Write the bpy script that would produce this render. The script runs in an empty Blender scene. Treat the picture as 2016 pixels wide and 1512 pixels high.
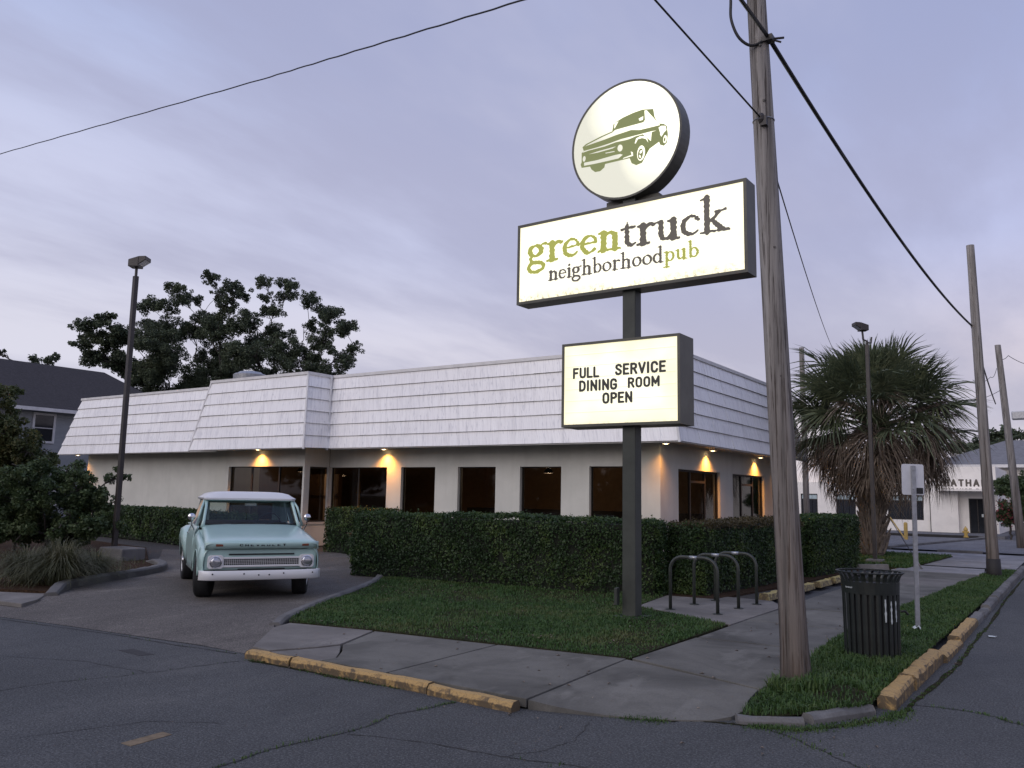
import bpy, math, random
import numpy as np
from mathutils import Matrix, Vector

random.seed(11); rng = np.random.default_rng(11)
SC = bpy.context.scene
COL = SC.collection
R = math.radians

# ------------------------------------------------------------------ camera, sky, sun, exposure
F_PX, CX, CY = 1640.0, 1008.0, 756.0
ROLL, TILT, YAW, EYE = R(1.07), R(7.57), R(34.37), 1.7
fh = Vector((-math.sin(YAW), math.cos(YAW), 0)); rt = Vector((math.cos(YAW), math.sin(YAW), 0)); uz = Vector((0, 0, 1))
fwd = fh * math.cos(TILT) + uz * math.sin(TILT); upv = -fh * math.sin(TILT) + uz * math.cos(TILT)
cxv = rt * math.cos(ROLL) + upv * math.sin(ROLL); cyv = -rt * math.sin(ROLL) + upv * math.cos(ROLL)
cam_d = bpy.data.cameras.new('camera'); cam = bpy.data.objects.new('camera', cam_d); COL.objects.link(cam)
cam_d.sensor_fit = 'HORIZONTAL'; cam_d.sensor_width = 36.0; cam_d.lens = 36.0 * F_PX / 2016.0
cam_d.clip_start = 0.05; cam_d.clip_end = 2000.0
cam.matrix_world = Matrix(((cxv.x, cyv.x, -fwd.x, 0), (cxv.y, cyv.y, -fwd.y, 0), (cxv.z, cyv.z, -fwd.z, EYE), (0, 0, 0, 1)))
SC.camera = cam
SC.view_settings.view_transform = 'Standard'; SC.view_settings.look = 'None'
SC.view_settings.exposure = 0.12; SC.view_settings.gamma = 1.0; SC.view_settings.use_curve_mapping = False
SC.render.engine = 'CYCLES'
SC.cycles.use_denoising = True
SC.cycles.max_bounces = 6; SC.cycles.transparent_max_bounces = 12
SC.cycles.sample_clamp_indirect = 4.0

SUN_EL, SUN_AZ = R(32), R(188)      # azimuth of the place the light comes from, clockwise from +Y
world = bpy.data.worlds.new('World'); SC.world = world; world.use_nodes = True
wn, wl = world.node_tree.nodes, world.node_tree.links; wn.clear()
def W(t, **kw):
    n = wn.new(t)
    for k, v in kw.items(): setattr(n, k, v)
    return n
w_out = W('ShaderNodeOutputWorld'); w_bg = W('ShaderNodeBackground'); wl.new(w_bg.outputs[0], w_out.inputs[0])
sky = W('ShaderNodeTexSky', sky_type='NISHITA', sun_disc=False, sun_elevation=R(3.0), sun_rotation=SUN_AZ, altitude=0, air_density=1.0, dust_density=1.0, ozone_density=3.0)
tc = W('ShaderNodeTexCoord'); sep = W('ShaderNodeSeparateXYZ'); wl.new(tc.outputs['Generated'], sep.inputs[0])
def wmath(op, a, b=None, c=None):
    n = W('ShaderNodeMath', operation=op)
    for i, v in enumerate((a, b, c)):
        if v is None: continue
        if isinstance(v, (int, float)): n.inputs[i].default_value = v
        else: wl.new(v, n.inputs[i])
    return n.outputs[0]
def wmix(f, a, b):
    n = W('ShaderNodeMix', data_type='RGBA')
    for i, v in ((0, f), (6, a), (7, b)):
        if isinstance(v, (int, float)): n.inputs[i].default_value = v
        elif isinstance(v, tuple): n.inputs[i].default_value = v + (1,)
        else: wl.new(v, n.inputs[i])
    return n.outputs[2]
def wramp(f, stops):
    n = W('ShaderNodeValToRGB'); wl.new(f, n.inputs[0]); n.color_ramp.interpolation = 'EASE'
    e = n.color_ramp.elements
    while len(e) < len(stops): e.new(0.5)
    for el, (p, c) in zip(e, stops): el.position = p; el.color = c + (1,) if len(c) == 3 else c
    return n.outputs[0]
# clouds lie in a flat layer overhead: project the view direction on it
zz = wmath('MAXIMUM', sep.outputs[2], 0.0)
zd = wmath('ADD', zz, 0.13)
cmb = W('ShaderNodeCombineXYZ'); wl.new(wmath('DIVIDE', sep.outputs[0], zd), cmb.inputs[0]); wl.new(wmath('DIVIDE', sep.outputs[1], zd), cmb.inputs[1])
def wnoise(scale, detail, rough, off, stretch=(1, 1, 1), rot=0.0):
    m = W('ShaderNodeMapping'); m.inputs['Location'].default_value = off; m.inputs['Scale'].default_value = stretch; m.inputs['Rotation'].default_value = (0, 0, rot)
    wl.new(cmb.outputs[0], m.inputs[0])
    n = W('ShaderNodeTexNoise'); n.inputs['Scale'].default_value = scale; n.inputs['Detail'].default_value = detail; n.inputs['Roughness'].default_value = rough
    wl.new(m.outputs[0], n.inputs['Vector']); return n.outputs['Fac']
base = wramp(zz, [(0.0, (0.73, 0.64, 0.66)), (0.14, (0.66, 0.59, 0.67)), (0.30, (0.51, 0.53, 0.76)), (0.52, (0.36, 0.45, 0.76)), (1.0, (0.30, 0.40, 0.72))])
# paler towards the left of the street (west), bluer to the other side: a slow change over the whole dome
side = wmath('MULTIPLY_ADD', sep.outputs[0], -1.1, -0.10)
side = wmath('MINIMUM', wmath('MAXIMUM', side, 0.0), 1.0)
base = wmix(wmath('MULTIPLY', wmath('MULTIPLY', side, 0.85), wmath('MAXIMUM', wmath('MULTIPLY_ADD', zz, -1.2, 1.0), 0.1)), base, (0.73, 0.74, 0.86))
c1 = wnoise(0.60, 7, 0.54, (4.90, 23.71, 6.13), (1.0, 0.50, 1), R(100))
c1 = wmath('ADD', wmath('MULTIPLY', c1, 0.72), wmath('MULTIPLY', wnoise(1.9, 6, 0.6, (3.3, 7.7, 1), (1.0, 0.38, 1), R(100)), 0.28))
dark = wramp(c1, [(0.42, (0, 0, 0)), (0.57, (1, 1, 1))])
col = wmix(wmath('MULTIPLY', dark, 0.62), base, (0.355, 0.345, 0.485))
c2 = wnoise(0.8, 6, 0.6, (21.39, 16.15, 2), (1.0, 0.5, 1), R(-15))
lite = wramp(c2, [(0.52, (0, 0, 0)), (0.75, (1, 1, 1))])
col = wmix(wmath('MULTIPLY', lite, 0.35), col, (0.70, 0.68, 0.80))
skys = W('ShaderNodeMix', data_type='RGBA', blend_type='ADD'); skys.inputs[0].default_value = 0.03
wl.new(col, skys.inputs[6]); wl.new(sky.outputs[0], skys.inputs[7])
wl.new(skys.outputs[2], w_bg.inputs[0]); w_bg.inputs[1].default_value = 0.92

sun_d = bpy.data.lights.new('sun', 'SUN'); sun = bpy.data.objects.new('sun', sun_d); COL.objects.link(sun)
sun_d.energy = 1.25; sun_d.angle = R(55); sun_d.color = (1.0, 0.91, 0.85)
sdir = Vector((math.sin(SUN_AZ) * math.cos(SUN_EL), math.cos(SUN_AZ) * math.cos(SUN_EL), math.sin(SUN_EL)))
sun.rotation_euler = sdir.to_track_quat('Z', 'Y').to_euler(); sun.location = sdir * 60

# ------------------------------------------------------------------ surveying helpers: a sight line through photo pixel (px, py) met with a real plane
def sight(px, py):
    d = cxv * ((px - CX) / F_PX) + cyv * (-(py - CY) / F_PX) + fwd
    return np.array(d)
ORI = np.array([0, 0, EYE])
def gp(px, py, z=0.0):
    d = sight(px, py); return ORI + d * ((z - EYE) / d[2])
def g2(px, py, z=0.0):
    return tuple(gp(px, py, z)[:2])
def on_y(px, py, Y): d = sight(px, py); return ORI + d * (Y / d[1])
def on_x(px, py, X): d = sight(px, py); return ORI + d * (X / d[0])
def on_d(px, py, P):
    d = sight(px, py); f = np.array(fh); return ORI + d * ((f[0] * P[0] + f[1] * P[1]) / (f @ d))
def on_plane(px, py, P, N):
    d = sight(px, py); P = np.array(P, float); N = np.array(N, float); return ORI + d * ((N @ (P - ORI)) / (N @ d))

# ------------------------------------------------------------------ mesh helpers
class MB:
    def __init__(s): s.v = []; s.f = []
    def add(s, vs, fs):
        o = len(s.v); s.v += [tuple(map(float, p)) for p in vs]; s.f += [tuple(i + o for i in f) for f in fs]; return s
    def box(s, a, b):
        x0, y0, z0 = a; x1, y1, z1 = b
        return s.add([(x0,y0,z0),(x1,y0,z0),(x1,y1,z0),(x0,y1,z0),(x0,y0,z1),(x1,y0,z1),(x1,y1,z1),(x0,y1,z1)],
                     [(0,3,2,1),(4,5,6,7),(0,1,5,4),(1,2,6,5),(2,3,7,6),(3,0,4,7)])
    def cbox(s, c, d): return s.box([c[i]-d[i]/2 for i in range(3)], [c[i]+d[i]/2 for i in range(3)])
    def hexa(s, p): return s.add(p, [(0,3,2,1),(4,5,6,7),(0,1,5,4),(1,2,6,5),(2,3,7,6),(3,0,4,7)])
    def prism(s, poly, z0, z1):
        n = len(poly); a = sum(poly[i][0]*poly[(i+1)%n][1]-poly[(i+1)%n][0]*poly[i][1] for i in range(n))
        if a < 0: poly = poly[::-1]
        zf0 = z0 if callable(z0) else (lambda x, y: z0); zf1 = z1 if callable(z1) else (lambda x, y: z1)
        vs = [(p[0],p[1],zf0(p[0],p[1])) for p in poly] + [(p[0],p[1],zf1(p[0],p[1])) for p in poly]
        return s.add(vs, [tuple(range(n-1,-1,-1)), tuple(range(n,2*n))] + [(i,(i+1)%n,n+(i+1)%n,n+i) for i in range(n)])
    def tube(s, pts, rad, n=8, cap=True, squash=1.0):
        pts = [Vector(p) for p in pts]; m = len(pts)
        if not hasattr(rad, '__len__'): rad = [rad]*m
        o = len(s.v); up = None
        for i, p in enumerate(pts):
            t = (pts[min(i+1,m-1)] - pts[max(i-1,0)]).normalized()
            if up is None:
                up = Vector((0,0,1)) if abs(t.z) < 0.9 else Vector((1,0,0))
            a = t.cross(up).normalized(); b = a.cross(t).normalized(); up = b
            for k in range(n):
                w = 2*math.pi*k/n; q = p + a*(rad[i]*math.cos(w)) + b*(rad[i]*math.sin(w)*squash); s.v.append(tuple(q))
        for i in range(m-1):
            for k in range(n):
                k2 = (k+1)%n; s.f.append((o+i*n+k, o+i*n+k2, o+(i+1)*n+k2, o+(i+1)*n+k))
        if cap: s.f.append(tuple(o+k for k in range(n-1,-1,-1))); s.f.append(tuple(o+(m-1)*n+k for k in range(n)))
        return s
    def lathe(s, prof, c=(0,0,0), axis='z', n=24, closed=False):
        o = len(s.v); m = len(prof)
        for (r, h) in prof:
            for k in range(n):
                w = 2*math.pi*k/n; x, y = r*math.cos(w), r*math.sin(w)
                p = {'z': (x,y,h), 'y': (x,h,-y), 'x': (h,x,y)}[axis]; s.v.append((c[0]+p[0],c[1]+p[1],c[2]+p[2]))
        for i in range(m if closed else m-1):
            for k in range(n):
                k2=(k+1)%n; i2=(i+1)%m; s.f.append((o+i*n+k,o+i*n+k2,o+i2*n+k2,o+i2*n+k))
        if not closed: s.f.append(tuple(o+k for k in range(n-1,-1,-1))); s.f.append(tuple(o+(m-1)*n+k for k in range(n)))
        return s
    def grid(s, P):
        P = np.asarray(P, float); a, b = P.shape[:2]; o = len(s.v); s.v += [tuple(p) for p in P.reshape(-1,3)]
        for i in range(a-1):
            for j in range(b-1): s.f.append((o+i*b+j, o+i*b+j+1, o+(i+1)*b+j+1, o+(i+1)*b+j))
        return s
    def shift(s, d): s.v = [(x+d[0],y+d[1],z+d[2]) for x,y,z in s.v]; return s
    def build(s, name, mat, parent=None, smooth=False, off=None, bevel=0.0, solid=0.0, auto=None):
        v = s.v if off is None else [(x-off[0],y-off[1],z-off[2]) for x,y,z in s.v]
        me = bpy.data.meshes.new(name); me.from_pydata(v, [], s.f); me.update()
        return link(name, me, mat, parent, smooth, bevel, solid)
def link(name, me, mat, parent=None, smooth=False, bevel=0.0, solid=0.0):
    if mat is not None: me.materials.append(mat)
    if smooth: me.polygons.foreach_set('use_smooth', [True]*len(me.polygons))
    o = bpy.data.objects.new(name, me); COL.objects.link(o)
    if parent is not None: o.parent = parent
    if solid: m = o.modifiers.new('solid', 'SOLIDIFY'); m.thickness = solid; m.offset = -1
    if bevel: m = o.modifiers.new('bevel', 'BEVEL'); m.width = bevel; m.segments = 2; m.limit_method = 'ANGLE'
    return o
def np_mesh(name, V, Fq, mat, parent=None, smooth=False):
    """fast mesh from numpy verts and an (m, k) face array"""
    V = np.asarray(V, np.float32).reshape(-1,3); Fq = np.asarray(Fq, np.int32); m, k = Fq.shape
    me = bpy.data.meshes.new(name); me.vertices.add(len(V)); me.vertices.foreach_set('co', V.ravel())
    me.loops.add(m*k); me.loops.foreach_set('vertex_index', Fq.ravel())
    me.polygons.add(m); me.polygons.foreach_set('loop_start', np.arange(0, m*k, k, dtype=np.int32)); me.polygons.foreach_set('loop_total', np.full(m, k, np.int32))
    me.update(calc_edges=True); me.validate()
    return link(name, me, mat, parent, smooth)
def empty(name, loc=(0,0,0), rz=0.0):
    o = bpy.data.objects.new(name, None); COL.objects.link(o); o.location = loc; o.rotation_euler = (0,0,rz); o.empty_display_size = 0.2; return o
def tag(o, label=None, cat=None, group=None, kind=None):
    if label: o['label'] = label
    if cat: o['category'] = cat
    if group: o['group'] = group
    if kind: o['kind'] = kind
    return o
def copy_tree(o, parent=None):
    c = o.copy(); COL.objects.link(c); c.parent = parent
    for ch in [x for x in bpy.data.objects if x.parent == o]: copy_tree(ch, c)
    return c
def struct(o): o['kind'] = 'structure'; return o

# ------------------------------------------------------------------ materials
M = {}
class MT:
    def __init__(s, name):
        s.m = bpy.data.materials.new(name); s.m.use_nodes = True; s.n = s.m.node_tree.nodes; s.l = s.m.node_tree.links
        s.b = s.n['Principled BSDF']; s.out = s.n['Material Output']; s.tc = None
    def N(s, t, **kw):
        n = s.n.new(t)
        for k, v in kw.items(): setattr(n, k, v)
        return n
    def coord(s, scale=(1,1,1), kind='Object', rot=(0,0,0)):
        if s.tc is None: s.tc = s.N('ShaderNodeTexCoord'); s.geo = s.N('ShaderNodeNewGeometry')
        m = s.N('ShaderNodeMapping'); m.inputs['Scale'].default_value = scale; m.inputs['Rotation'].default_value = rot
        s.l.new(s.geo.outputs['Position'] if kind == 'World' else s.tc.outputs[kind], m.inputs[0]); return m.outputs[0]
    def noise(s, scale, detail=4, rough=0.55, vec=None, dist=0.0):
        n = s.N('ShaderNodeTexNoise'); n.inputs['Scale'].default_value = scale; n.inputs['Detail'].default_value = detail; n.inputs['Roughness'].default_value = rough; n.inputs['Distortion'].default_value = dist
        s.l.new(vec if vec is not None else s.coord(), n.inputs['Vector']); return n.outputs['Fac']
    def voro(s, scale, vec=None, feature='F1'):
        n = s.N('ShaderNodeTexVoronoi', feature=feature); n.inputs['Scale'].default_value = scale
        s.l.new(vec if vec is not None else s.coord(), n.inputs['Vector']); return n.outputs['Distance']
    def ramp(s, f, stops):
        n = s.N('ShaderNodeValToRGB'); s.l.new(f, n.inputs[0]); e = n.color_ramp.elements
        while len(e) < len(stops): e.new(0.5)
        for el, (p, c) in zip(e, stops): el.position = p; el.color = (c, c, c, 1) if not hasattr(c, '__len__') else tuple(c) + (1,)
        return n.outputs[0]
    def mix(s, f, a, b, blend='MIX'):
        n = s.N('ShaderNodeMix', data_type='RGBA', blend_type=blend)
        for i, v in ((0, f), (6, a), (7, b)):
            if isinstance(v, (int, float)): n.inputs[i].default_value = v
            elif isinstance(v, tuple): n.inputs[i].default_value = v + (1,)
            else: s.l.new(v, n.inputs[i])
        return n.outputs[2]
    def math(s, op, a, b=0.0):
        n = s.N('ShaderNodeMath', operation=op)
        for i, v in enumerate((a, b)):
            if isinstance(v, (int, float)): n.inputs[i].default_value = v
            else: s.l.new(v, n.inputs[i])
        return n.outputs[0]
    def set(s, col=None, rough=None, metal=None, spec=None):
        for k, v in (('Base Color', col), ('Roughness', rough), ('Metallic', metal), ('Specular IOR Level', spec)):
            if v is None: continue
            if isinstance(v, (int, float)): s.b.inputs[k].default_value = v
            elif isinstance(v, tuple): s.b.inputs[k].default_value = v + (1,)
            else: s.l.new(v, s.b.inputs[k])
        return s
    def bump(s, h, strength=0.3, dist=0.01):
        n = s.N('ShaderNodeBump'); n.inputs['Strength'].default_value = strength; n.inputs['Distance'].default_value = dist
        s.l.new(h, n.inputs['Height']); s.l.new(n.outputs[0], s.b.inputs['Normal']); return s
    def emit(s, col, st):
        if isinstance(col, tuple): s.b.inputs['Emission Color'].default_value = col + (1,)
        else: s.l.new(col, s.b.inputs['Emission Color'])
        if isinstance(st, (int, float)): s.b.inputs['Emission Strength'].default_value = st
        else: s.l.new(st, s.b.inputs['Emission Strength'])
        return s
    def done(s, key): M[key] = s.m; return s.m
def simple(key, col, rough=0.6, metal=0.0, var=0.12, scale=6.0, spec=None, bump=0.0):
    t = MT(key); n = t.noise(scale, 5, 0.6); lo = tuple(c*(1-var) for c in col); hi = tuple(min(1,c*(1+var)) for c in col)
    t.set(t.ramp(n, [(0.3, lo), (0.7, hi)]), rough, metal, spec)
    if bump: t.bump(t.noise(scale*12, 3), bump, 0.01)
    return t.done(key)
# asphalt: coarse aggregate, patches, stains
def asphalt(key, base, tint, spk=0.35, mot=0.55):
    t = MT(key); w = t.coord(kind='World'); ws = t.coord((1.0, 0.35, 1.0), 'World', (0, 0, R(8)))
    big = t.noise(0.30, 6, 0.62, w, 0.4); mid = t.noise(1.7, 6, 0.68, ws, 0.5); mo = t.noise(9.0, 5, 0.72, w); fine = t.voro(60.0, w); fine2 = t.noise(55, 4, 0.8, w); pit = t.voro(26.0, w)
    c = t.ramp(big, [(0.28, tuple(x*0.72 for x in base)), (0.52, base), (0.74, tint)])
    c = t.mix(t.ramp(mid, [(0.46, 0.0), (0.70, mot)]), c, tuple(x*0.58 for x in base))
    c = t.mix(t.ramp(mid, [(0.30, mot), (0.42, 0.0)]), c, tuple(min(1, x*1.18) for x in tint))
    c = t.mix(t.ramp(mo, [(0.42, 0.35), (0.56, 0.0)]), c, tuple(x*0.6 for x in base))
    c = t.mix(t.ramp(fine2, [(0.36, 0.9), (0.50, 0.0)]), c, tuple(x*0.32 for x in base))
    c = t.mix(t.ramp(fine2, [(0.52, 0.0), (0.64, spk)]), c, tuple(min(1, x*2.5) for x in base))
    c = t.mix(t.ramp(fine, [(0.10, spk), (0.26, 0.0)]), c, tuple(min(1, x*2.4) for x in base))
    c = t.mix(t.ramp(pit, [(0.045, 0.8), (0.075, 0.0)]), c, tuple(min(1, x*4.0) for x in base))
    t.set(c, 0.85, 0, 0.3); t.bump(t.math('ADD', fine, fine2), 0.6, 0.008); return t.done(key)
asphalt('asphalt', (0.078, 0.080, 0.081), (0.108, 0.106, 0.102), 0.6)
asphalt('lot', (0.075, 0.068, 0.062), (0.10, 0.088, 0.078), 0.3)
asphalt('driveway', (0.126, 0.113, 0.100), (0.20, 0.178, 0.155), 0.5, 0.8)
asphalt('far_lot', (0.17, 0.17, 0.18), (0.22, 0.22, 0.23), 0.2)
def concrete(key, base, stain=0.55, warm=(1, 1, 1)):
    t = MT(key); w = t.coord(kind='World'); oi = t.N('ShaderNodeObjectInfo')
    big = t.noise(0.9, 6, 0.62, w, 0.6); mid = t.noise(5.5, 6, 0.7, w); fine = t.noise(70, 4, 0.7, w); sp = t.voro(120, w)
    hi = tuple(min(1, b*1.22*k) for b, k in zip(base, warm))
    c = t.ramp(big, [(0.34, tuple(b*stain for b in base)), (0.52, base), (0.66, hi)])
    c = t.mix(t.ramp(t.noise(2.3, 5, 0.6, t.coord((1.0, 0.4, 1.0), 'World', (0, 0, R(30)))), [(0.56, 0.0), (0.66, 0.6)]), c, tuple(min(1, b*1.5) for b in base))
    c = t.mix(t.ramp(mid, [(0.5, 0.0), (0.8, 0.55)]), c, tuple(b*0.55 for b in base))
    c = t.mix(t.ramp(fine, [(0.3, 0.45), (0.55, 0.0)]), c, tuple(b*0.5 for b in base))
    c = t.mix(t.ramp(sp, [(0.08, 0.35), (0.2, 0.0)]), c, tuple(min(1, b*1.7) for b in base))
    c = t.mix(t.math('MULTIPLY', oi.outputs['Random'], 0.22), c, tuple(b*0.6 for b in base))
    t.set(c, 0.88, 0, 0.25); t.bump(t.math('ADD', fine, t.math('MULTIPLY', mid, 2.0)), 0.35, 0.005); return t.done(key)
concrete('concrete', (0.150, 0.144, 0.128), 0.5)
concrete('concrete_pale', (0.200, 0.186, 0.170), 0.7)
concrete('concrete_kerb', (0.16, 0.155, 0.15), 0.6)
concrete('concrete_far', (0.27, 0.265, 0.27), 0.75)
# worn yellow paint over concrete
def yellow(key, col):
    t = MT(key); w = t.coord(kind='World'); n = t.noise(9, 7, 0.7, w, 0.8); n2 = t.noise(45, 4, 0.7, w)
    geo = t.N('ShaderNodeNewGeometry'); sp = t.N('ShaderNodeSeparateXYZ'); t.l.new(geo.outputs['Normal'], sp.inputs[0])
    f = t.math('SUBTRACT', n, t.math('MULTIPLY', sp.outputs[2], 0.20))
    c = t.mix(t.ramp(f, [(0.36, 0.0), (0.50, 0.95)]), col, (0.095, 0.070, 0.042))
    c = t.mix(t.ramp(n2, [(0.35, 0.5), (0.5, 0.0)]), c, (0.08, 0.06, 0.04))
    t.set(c, 0.75); t.bump(n2, 0.5, 0.006); return t.done(key)
yellow('yellow_kerb', (0.43, 0.275, 0.10)); simple('faded_yellow', (0.17, 0.125, 0.075), 0.85, var=0.35, scale=14); yellow('yellow_stop', (0.42, 0.34, 0.13)); simple('yellow_paint', (0.50, 0.34, 0.10), 0.6, var=0.25)
# soils and grass
t = MT('soil'); w = t.coord(kind='World'); n = t.noise(3, 7, 0.7, w); t.set(t.ramp(n, [(0.3, (0.022, 0.026, 0.012)), (0.6, (0.035, 0.032, 0.016)), (0.75, (0.065, 0.050, 0.030))]), 0.95, 0, 0.1); t.bump(t.noise(30, 5, 0.7, w), 0.8, 0.03); t.done('soil')
t = MT('mulch'); w = t.coord(kind='World'); n = t.noise(22, 6, 0.75, w); t.set(t.ramp(n, [(0.35, (0.025, 0.016, 0.010)), (0.65, (0.075, 0.045, 0.028))]), 0.95, 0, 0.1); t.bump(n, 0.8, 0.03); t.done('mulch')
def leafy(key, lo, mid, hi, scale=1.2, rough=0.55, fine=14.0, trans=0.25, spec=0.35):
    t = MT(key); w = t.coord(kind='World'); n = t.noise(scale, 3, 0.6, w); n2 = t.noise(fine, 3, 0.7, w)
    c = t.ramp(t.math('ADD', t.math('MULTIPLY', n, 0.5), t.math('MULTIPLY', n2, 0.5)), [(0.36, lo), (0.5, mid), (0.64, hi)])
    t.set(c, rough, 0, spec)
    tr = t.N('ShaderNodeBsdfTranslucent'); t.l.new(c, tr.inputs[0]); mx = t.N('ShaderNodeMixShader'); mx.inputs[0].default_value = trans
    t.l.new(t.b.outputs[0], mx.inputs[1]); t.l.new(tr.outputs[0], mx.inputs[2]); t.l.new(mx.outputs[0], t.out.inputs[0]); return t.done(key)
leafy('grass', (0.034, 0.074, 0.018), (0.058, 0.120, 0.030), (0.120, 0.130, 0.048), 0.9)
leafy('weeds', (0.034, 0.072, 0.018), (0.060, 0.115, 0.030), (0.095, 0.135, 0.042), 2.0)
leafy('dry_grass', (0.050, 0.058, 0.026), (0.095, 0.098, 0.050), (0.20, 0.18, 0.10), 1.5)
leafy('hedge_leaf', (0.016, 0.034, 0.012), (0.034, 0.068, 0.020), (0.105, 0.150, 0.038), 1.6, 0.5, 20)
leafy('hedge_brown', (0.040, 0.038, 0.018), (0.075, 0.060, 0.026), (0.115, 0.085, 0.036), 2.2, 0.6, 20)
leafy('oak_leaf', (0.042, 0.056, 0.036), (0.066, 0.088, 0.050), (0.115, 0.138, 0.076), 0.5, 0.55, 5, 0.2)
leafy('shrub_leaf', (0.034, 0.058, 0.026), (0.064, 0.098, 0.040), (0.120, 0.150, 0.060), 1.5, 0.5, 14)
leafy('shrub_rusty', (0.045, 0.068, 0.026), (0.080, 0.102, 0.038), (0.155, 0.128, 0.048), 1.0, 0.55, 9)
leafy('palm_green', (0.062, 0.082, 0.050), (0.105, 0.130, 0.072), (0.19, 0.205, 0.115), 1.0, 0.42, 8, 0.2)
leafy('palm_brown', (0.085, 0.065, 0.050), (0.19, 0.15, 0.115), (0.36, 0.295, 0.23), 1.0, 0.7, 8, 0.15)
leafy('red_bloom', (0.10, 0.02, 0.02), (0.18, 0.03, 0.04), (0.30, 0.05, 0.06), 2.0)
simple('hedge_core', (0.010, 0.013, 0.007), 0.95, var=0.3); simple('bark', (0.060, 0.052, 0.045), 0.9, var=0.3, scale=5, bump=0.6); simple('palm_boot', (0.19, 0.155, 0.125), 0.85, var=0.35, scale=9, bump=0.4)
# weathered wood pole: grain along the height
t = MT('pole_wood'); g = t.coord((9, 9, 0.35)); g2_ = t.coord((38, 38, 0.8)); a = t.noise(1.0, 7, 0.65, g, 0.5); b = t.noise(1.0, 5, 0.7, g2_); low = t.noise(0.7, 4, 0.5, t.coord((1, 1, 0.6)))
sp = t.N('ShaderNodeSeparateXYZ'); t.l.new(t.coord(), sp.inputs[0])
c = t.ramp(a, [(0.28, (0.11, 0.102, 0.096)), (0.50, (0.27, 0.252, 0.235)), (0.74, (0.40, 0.378, 0.355))])
c = t.mix(t.ramp(b, [(0.38, 0.85), (0.46, 0.0)]), c, (0.045, 0.037, 0.032))
low_f = t.math('MULTIPLY', t.ramp(t.math('MULTIPLY', sp.outputs[2], 0.2), [(0.10, 1.0), (0.80, 0.0)]), t.ramp(low, [(0.35, 0.4), (0.65, 1.0)]))
c = t.mix(low_f, c, t.mix(t.ramp(a, [(0.35, 0.0), (0.65, 1.0)]), (0.022, 0.016, 0.012), (0.125, 0.086, 0.060))); t.set(c, 0.9, 0, 0.2); t.bump(t.math('ADD', a, b), 0.9, 0.02); t.done('pole_wood')
simple('tar', (0.018, 0.016, 0.015), 0.7)
# walls and roof
t = MT('stucco'); w = t.coord(); n = t.noise(1.2, 6, 0.6, w); f = t.noise(60, 3, 0.6, w); s = t.noise(1.0, 5, 0.6, t.coord((3.5, 3.5, 0.25)))
c = t.ramp(n, [(0.3, (0.54, 0.54, 0.495)), (0.7, (0.635, 0.63, 0.58))]); c = t.mix(t.ramp(s, [(0.5, 0.0), (0.8, 0.35)]), c, (0.44, 0.43, 0.39)); t.set(c, 0.85, 0, 0.25); t.bump(f, 0.25, 0.006); t.done('stucco')
t = MT('metal_shake'); cs = t.N('ShaderNodeSeparateXYZ'); t.l.new(t.coord(kind='World'), cs.inputs[0])
u = t.math('ADD', cs.outputs[0], cs.outputs[1]); cb = t.N('ShaderNodeCombineXYZ'); t.l.new(u, cb.inputs[0]); t.l.new(t.math('MULTIPLY', cs.outputs[2], 0.10), cb.inputs[1])
s1 = t.noise(7.5, 4, 0.7, cb.outputs[0]); s2 = t.noise(24, 3, 0.7, cb.outputs[0]); dirt = t.noise(1.3, 6, 0.65, t.coord(kind='World')); oi = t.N('ShaderNodeObjectInfo')
c = t.ramp(s1, [(0.28, (0.74, 0.725, 0.715)), (0.5, (0.88, 0.865, 0.85)), (0.8, (0.91, 0.90, 0.89))])
ln_ = t.noise(8.5, 2, 0.5, cb.outputs[0]); c = t.mix(t.ramp(ln_, [(0.478, 0.0), (0.50, 0.55), (0.522, 0.0)]), c, (0.50, 0.50, 0.53)); c = t.mix(t.ramp(s2, [(0.60, 0.0), (0.70, 0.25)]), c, (0.52, 0.52, 0.55)); c = t.mix(t.ramp(dirt, [(0.56, 0.0), (0.78, 0.35)]), c, (0.52, 0.51, 0.52))
c = t.mix(t.math('MULTIPLY', oi.outputs['Random'], 0.20), c, (0.62, 0.61, 0.63)); t.set(c, 0.42, 0, 0.5); t.bump(t.math('ADD', s1, s2), 0.18, 0.015); t.done('metal_shake')
simple('trim_white', (0.66, 0.65, 0.64), 0.5, var=0.12, scale=3); simple('soffit', (0.55, 0.53, 0.50), 0.8); simple('roof_dark', (0.10, 0.10, 0.10), 0.9)
simple('window_frame', (0.030, 0.026, 0.024), 0.45, spec=0.4); simple('frame_white', (0.52, 0.50, 0.46), 0.6)
t = MT('tinted_glass'); g = t.N('ShaderNodeBsdfGlossy'); g.inputs['Roughness'].default_value = 0.03; g.inputs[0].default_value = (0.9, 0.9, 0.9, 1)
tr = t.N('ShaderNodeBsdfTransparent'); tr.inputs[0].default_value = (0.34, 0.31, 0.28, 1); fr = t.N('ShaderNodeFresnel'); fr.inputs[0].default_value = 1.40
mx = t.N('ShaderNodeMixShader'); t.l.new(fr.outputs[0], mx.inputs[0]); t.l.new(tr.outputs[0], mx.inputs[1]); t.l.new(g.outputs[0], mx.inputs[2]); t.l.new(mx.outputs[0], t.out.inputs[0]); t.done('tinted_glass')
t = MT('clear_glass'); g = t.N('ShaderNodeBsdfGlossy'); g.inputs['Roughness'].default_value = 0.02
tr = t.N('ShaderNodeBsdfTransparent'); tr.inputs[0].default_value = (0.80, 0.84, 0.82, 1); fr = t.N('ShaderNodeFresnel'); fr.inputs[0].default_value = 1.5
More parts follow.
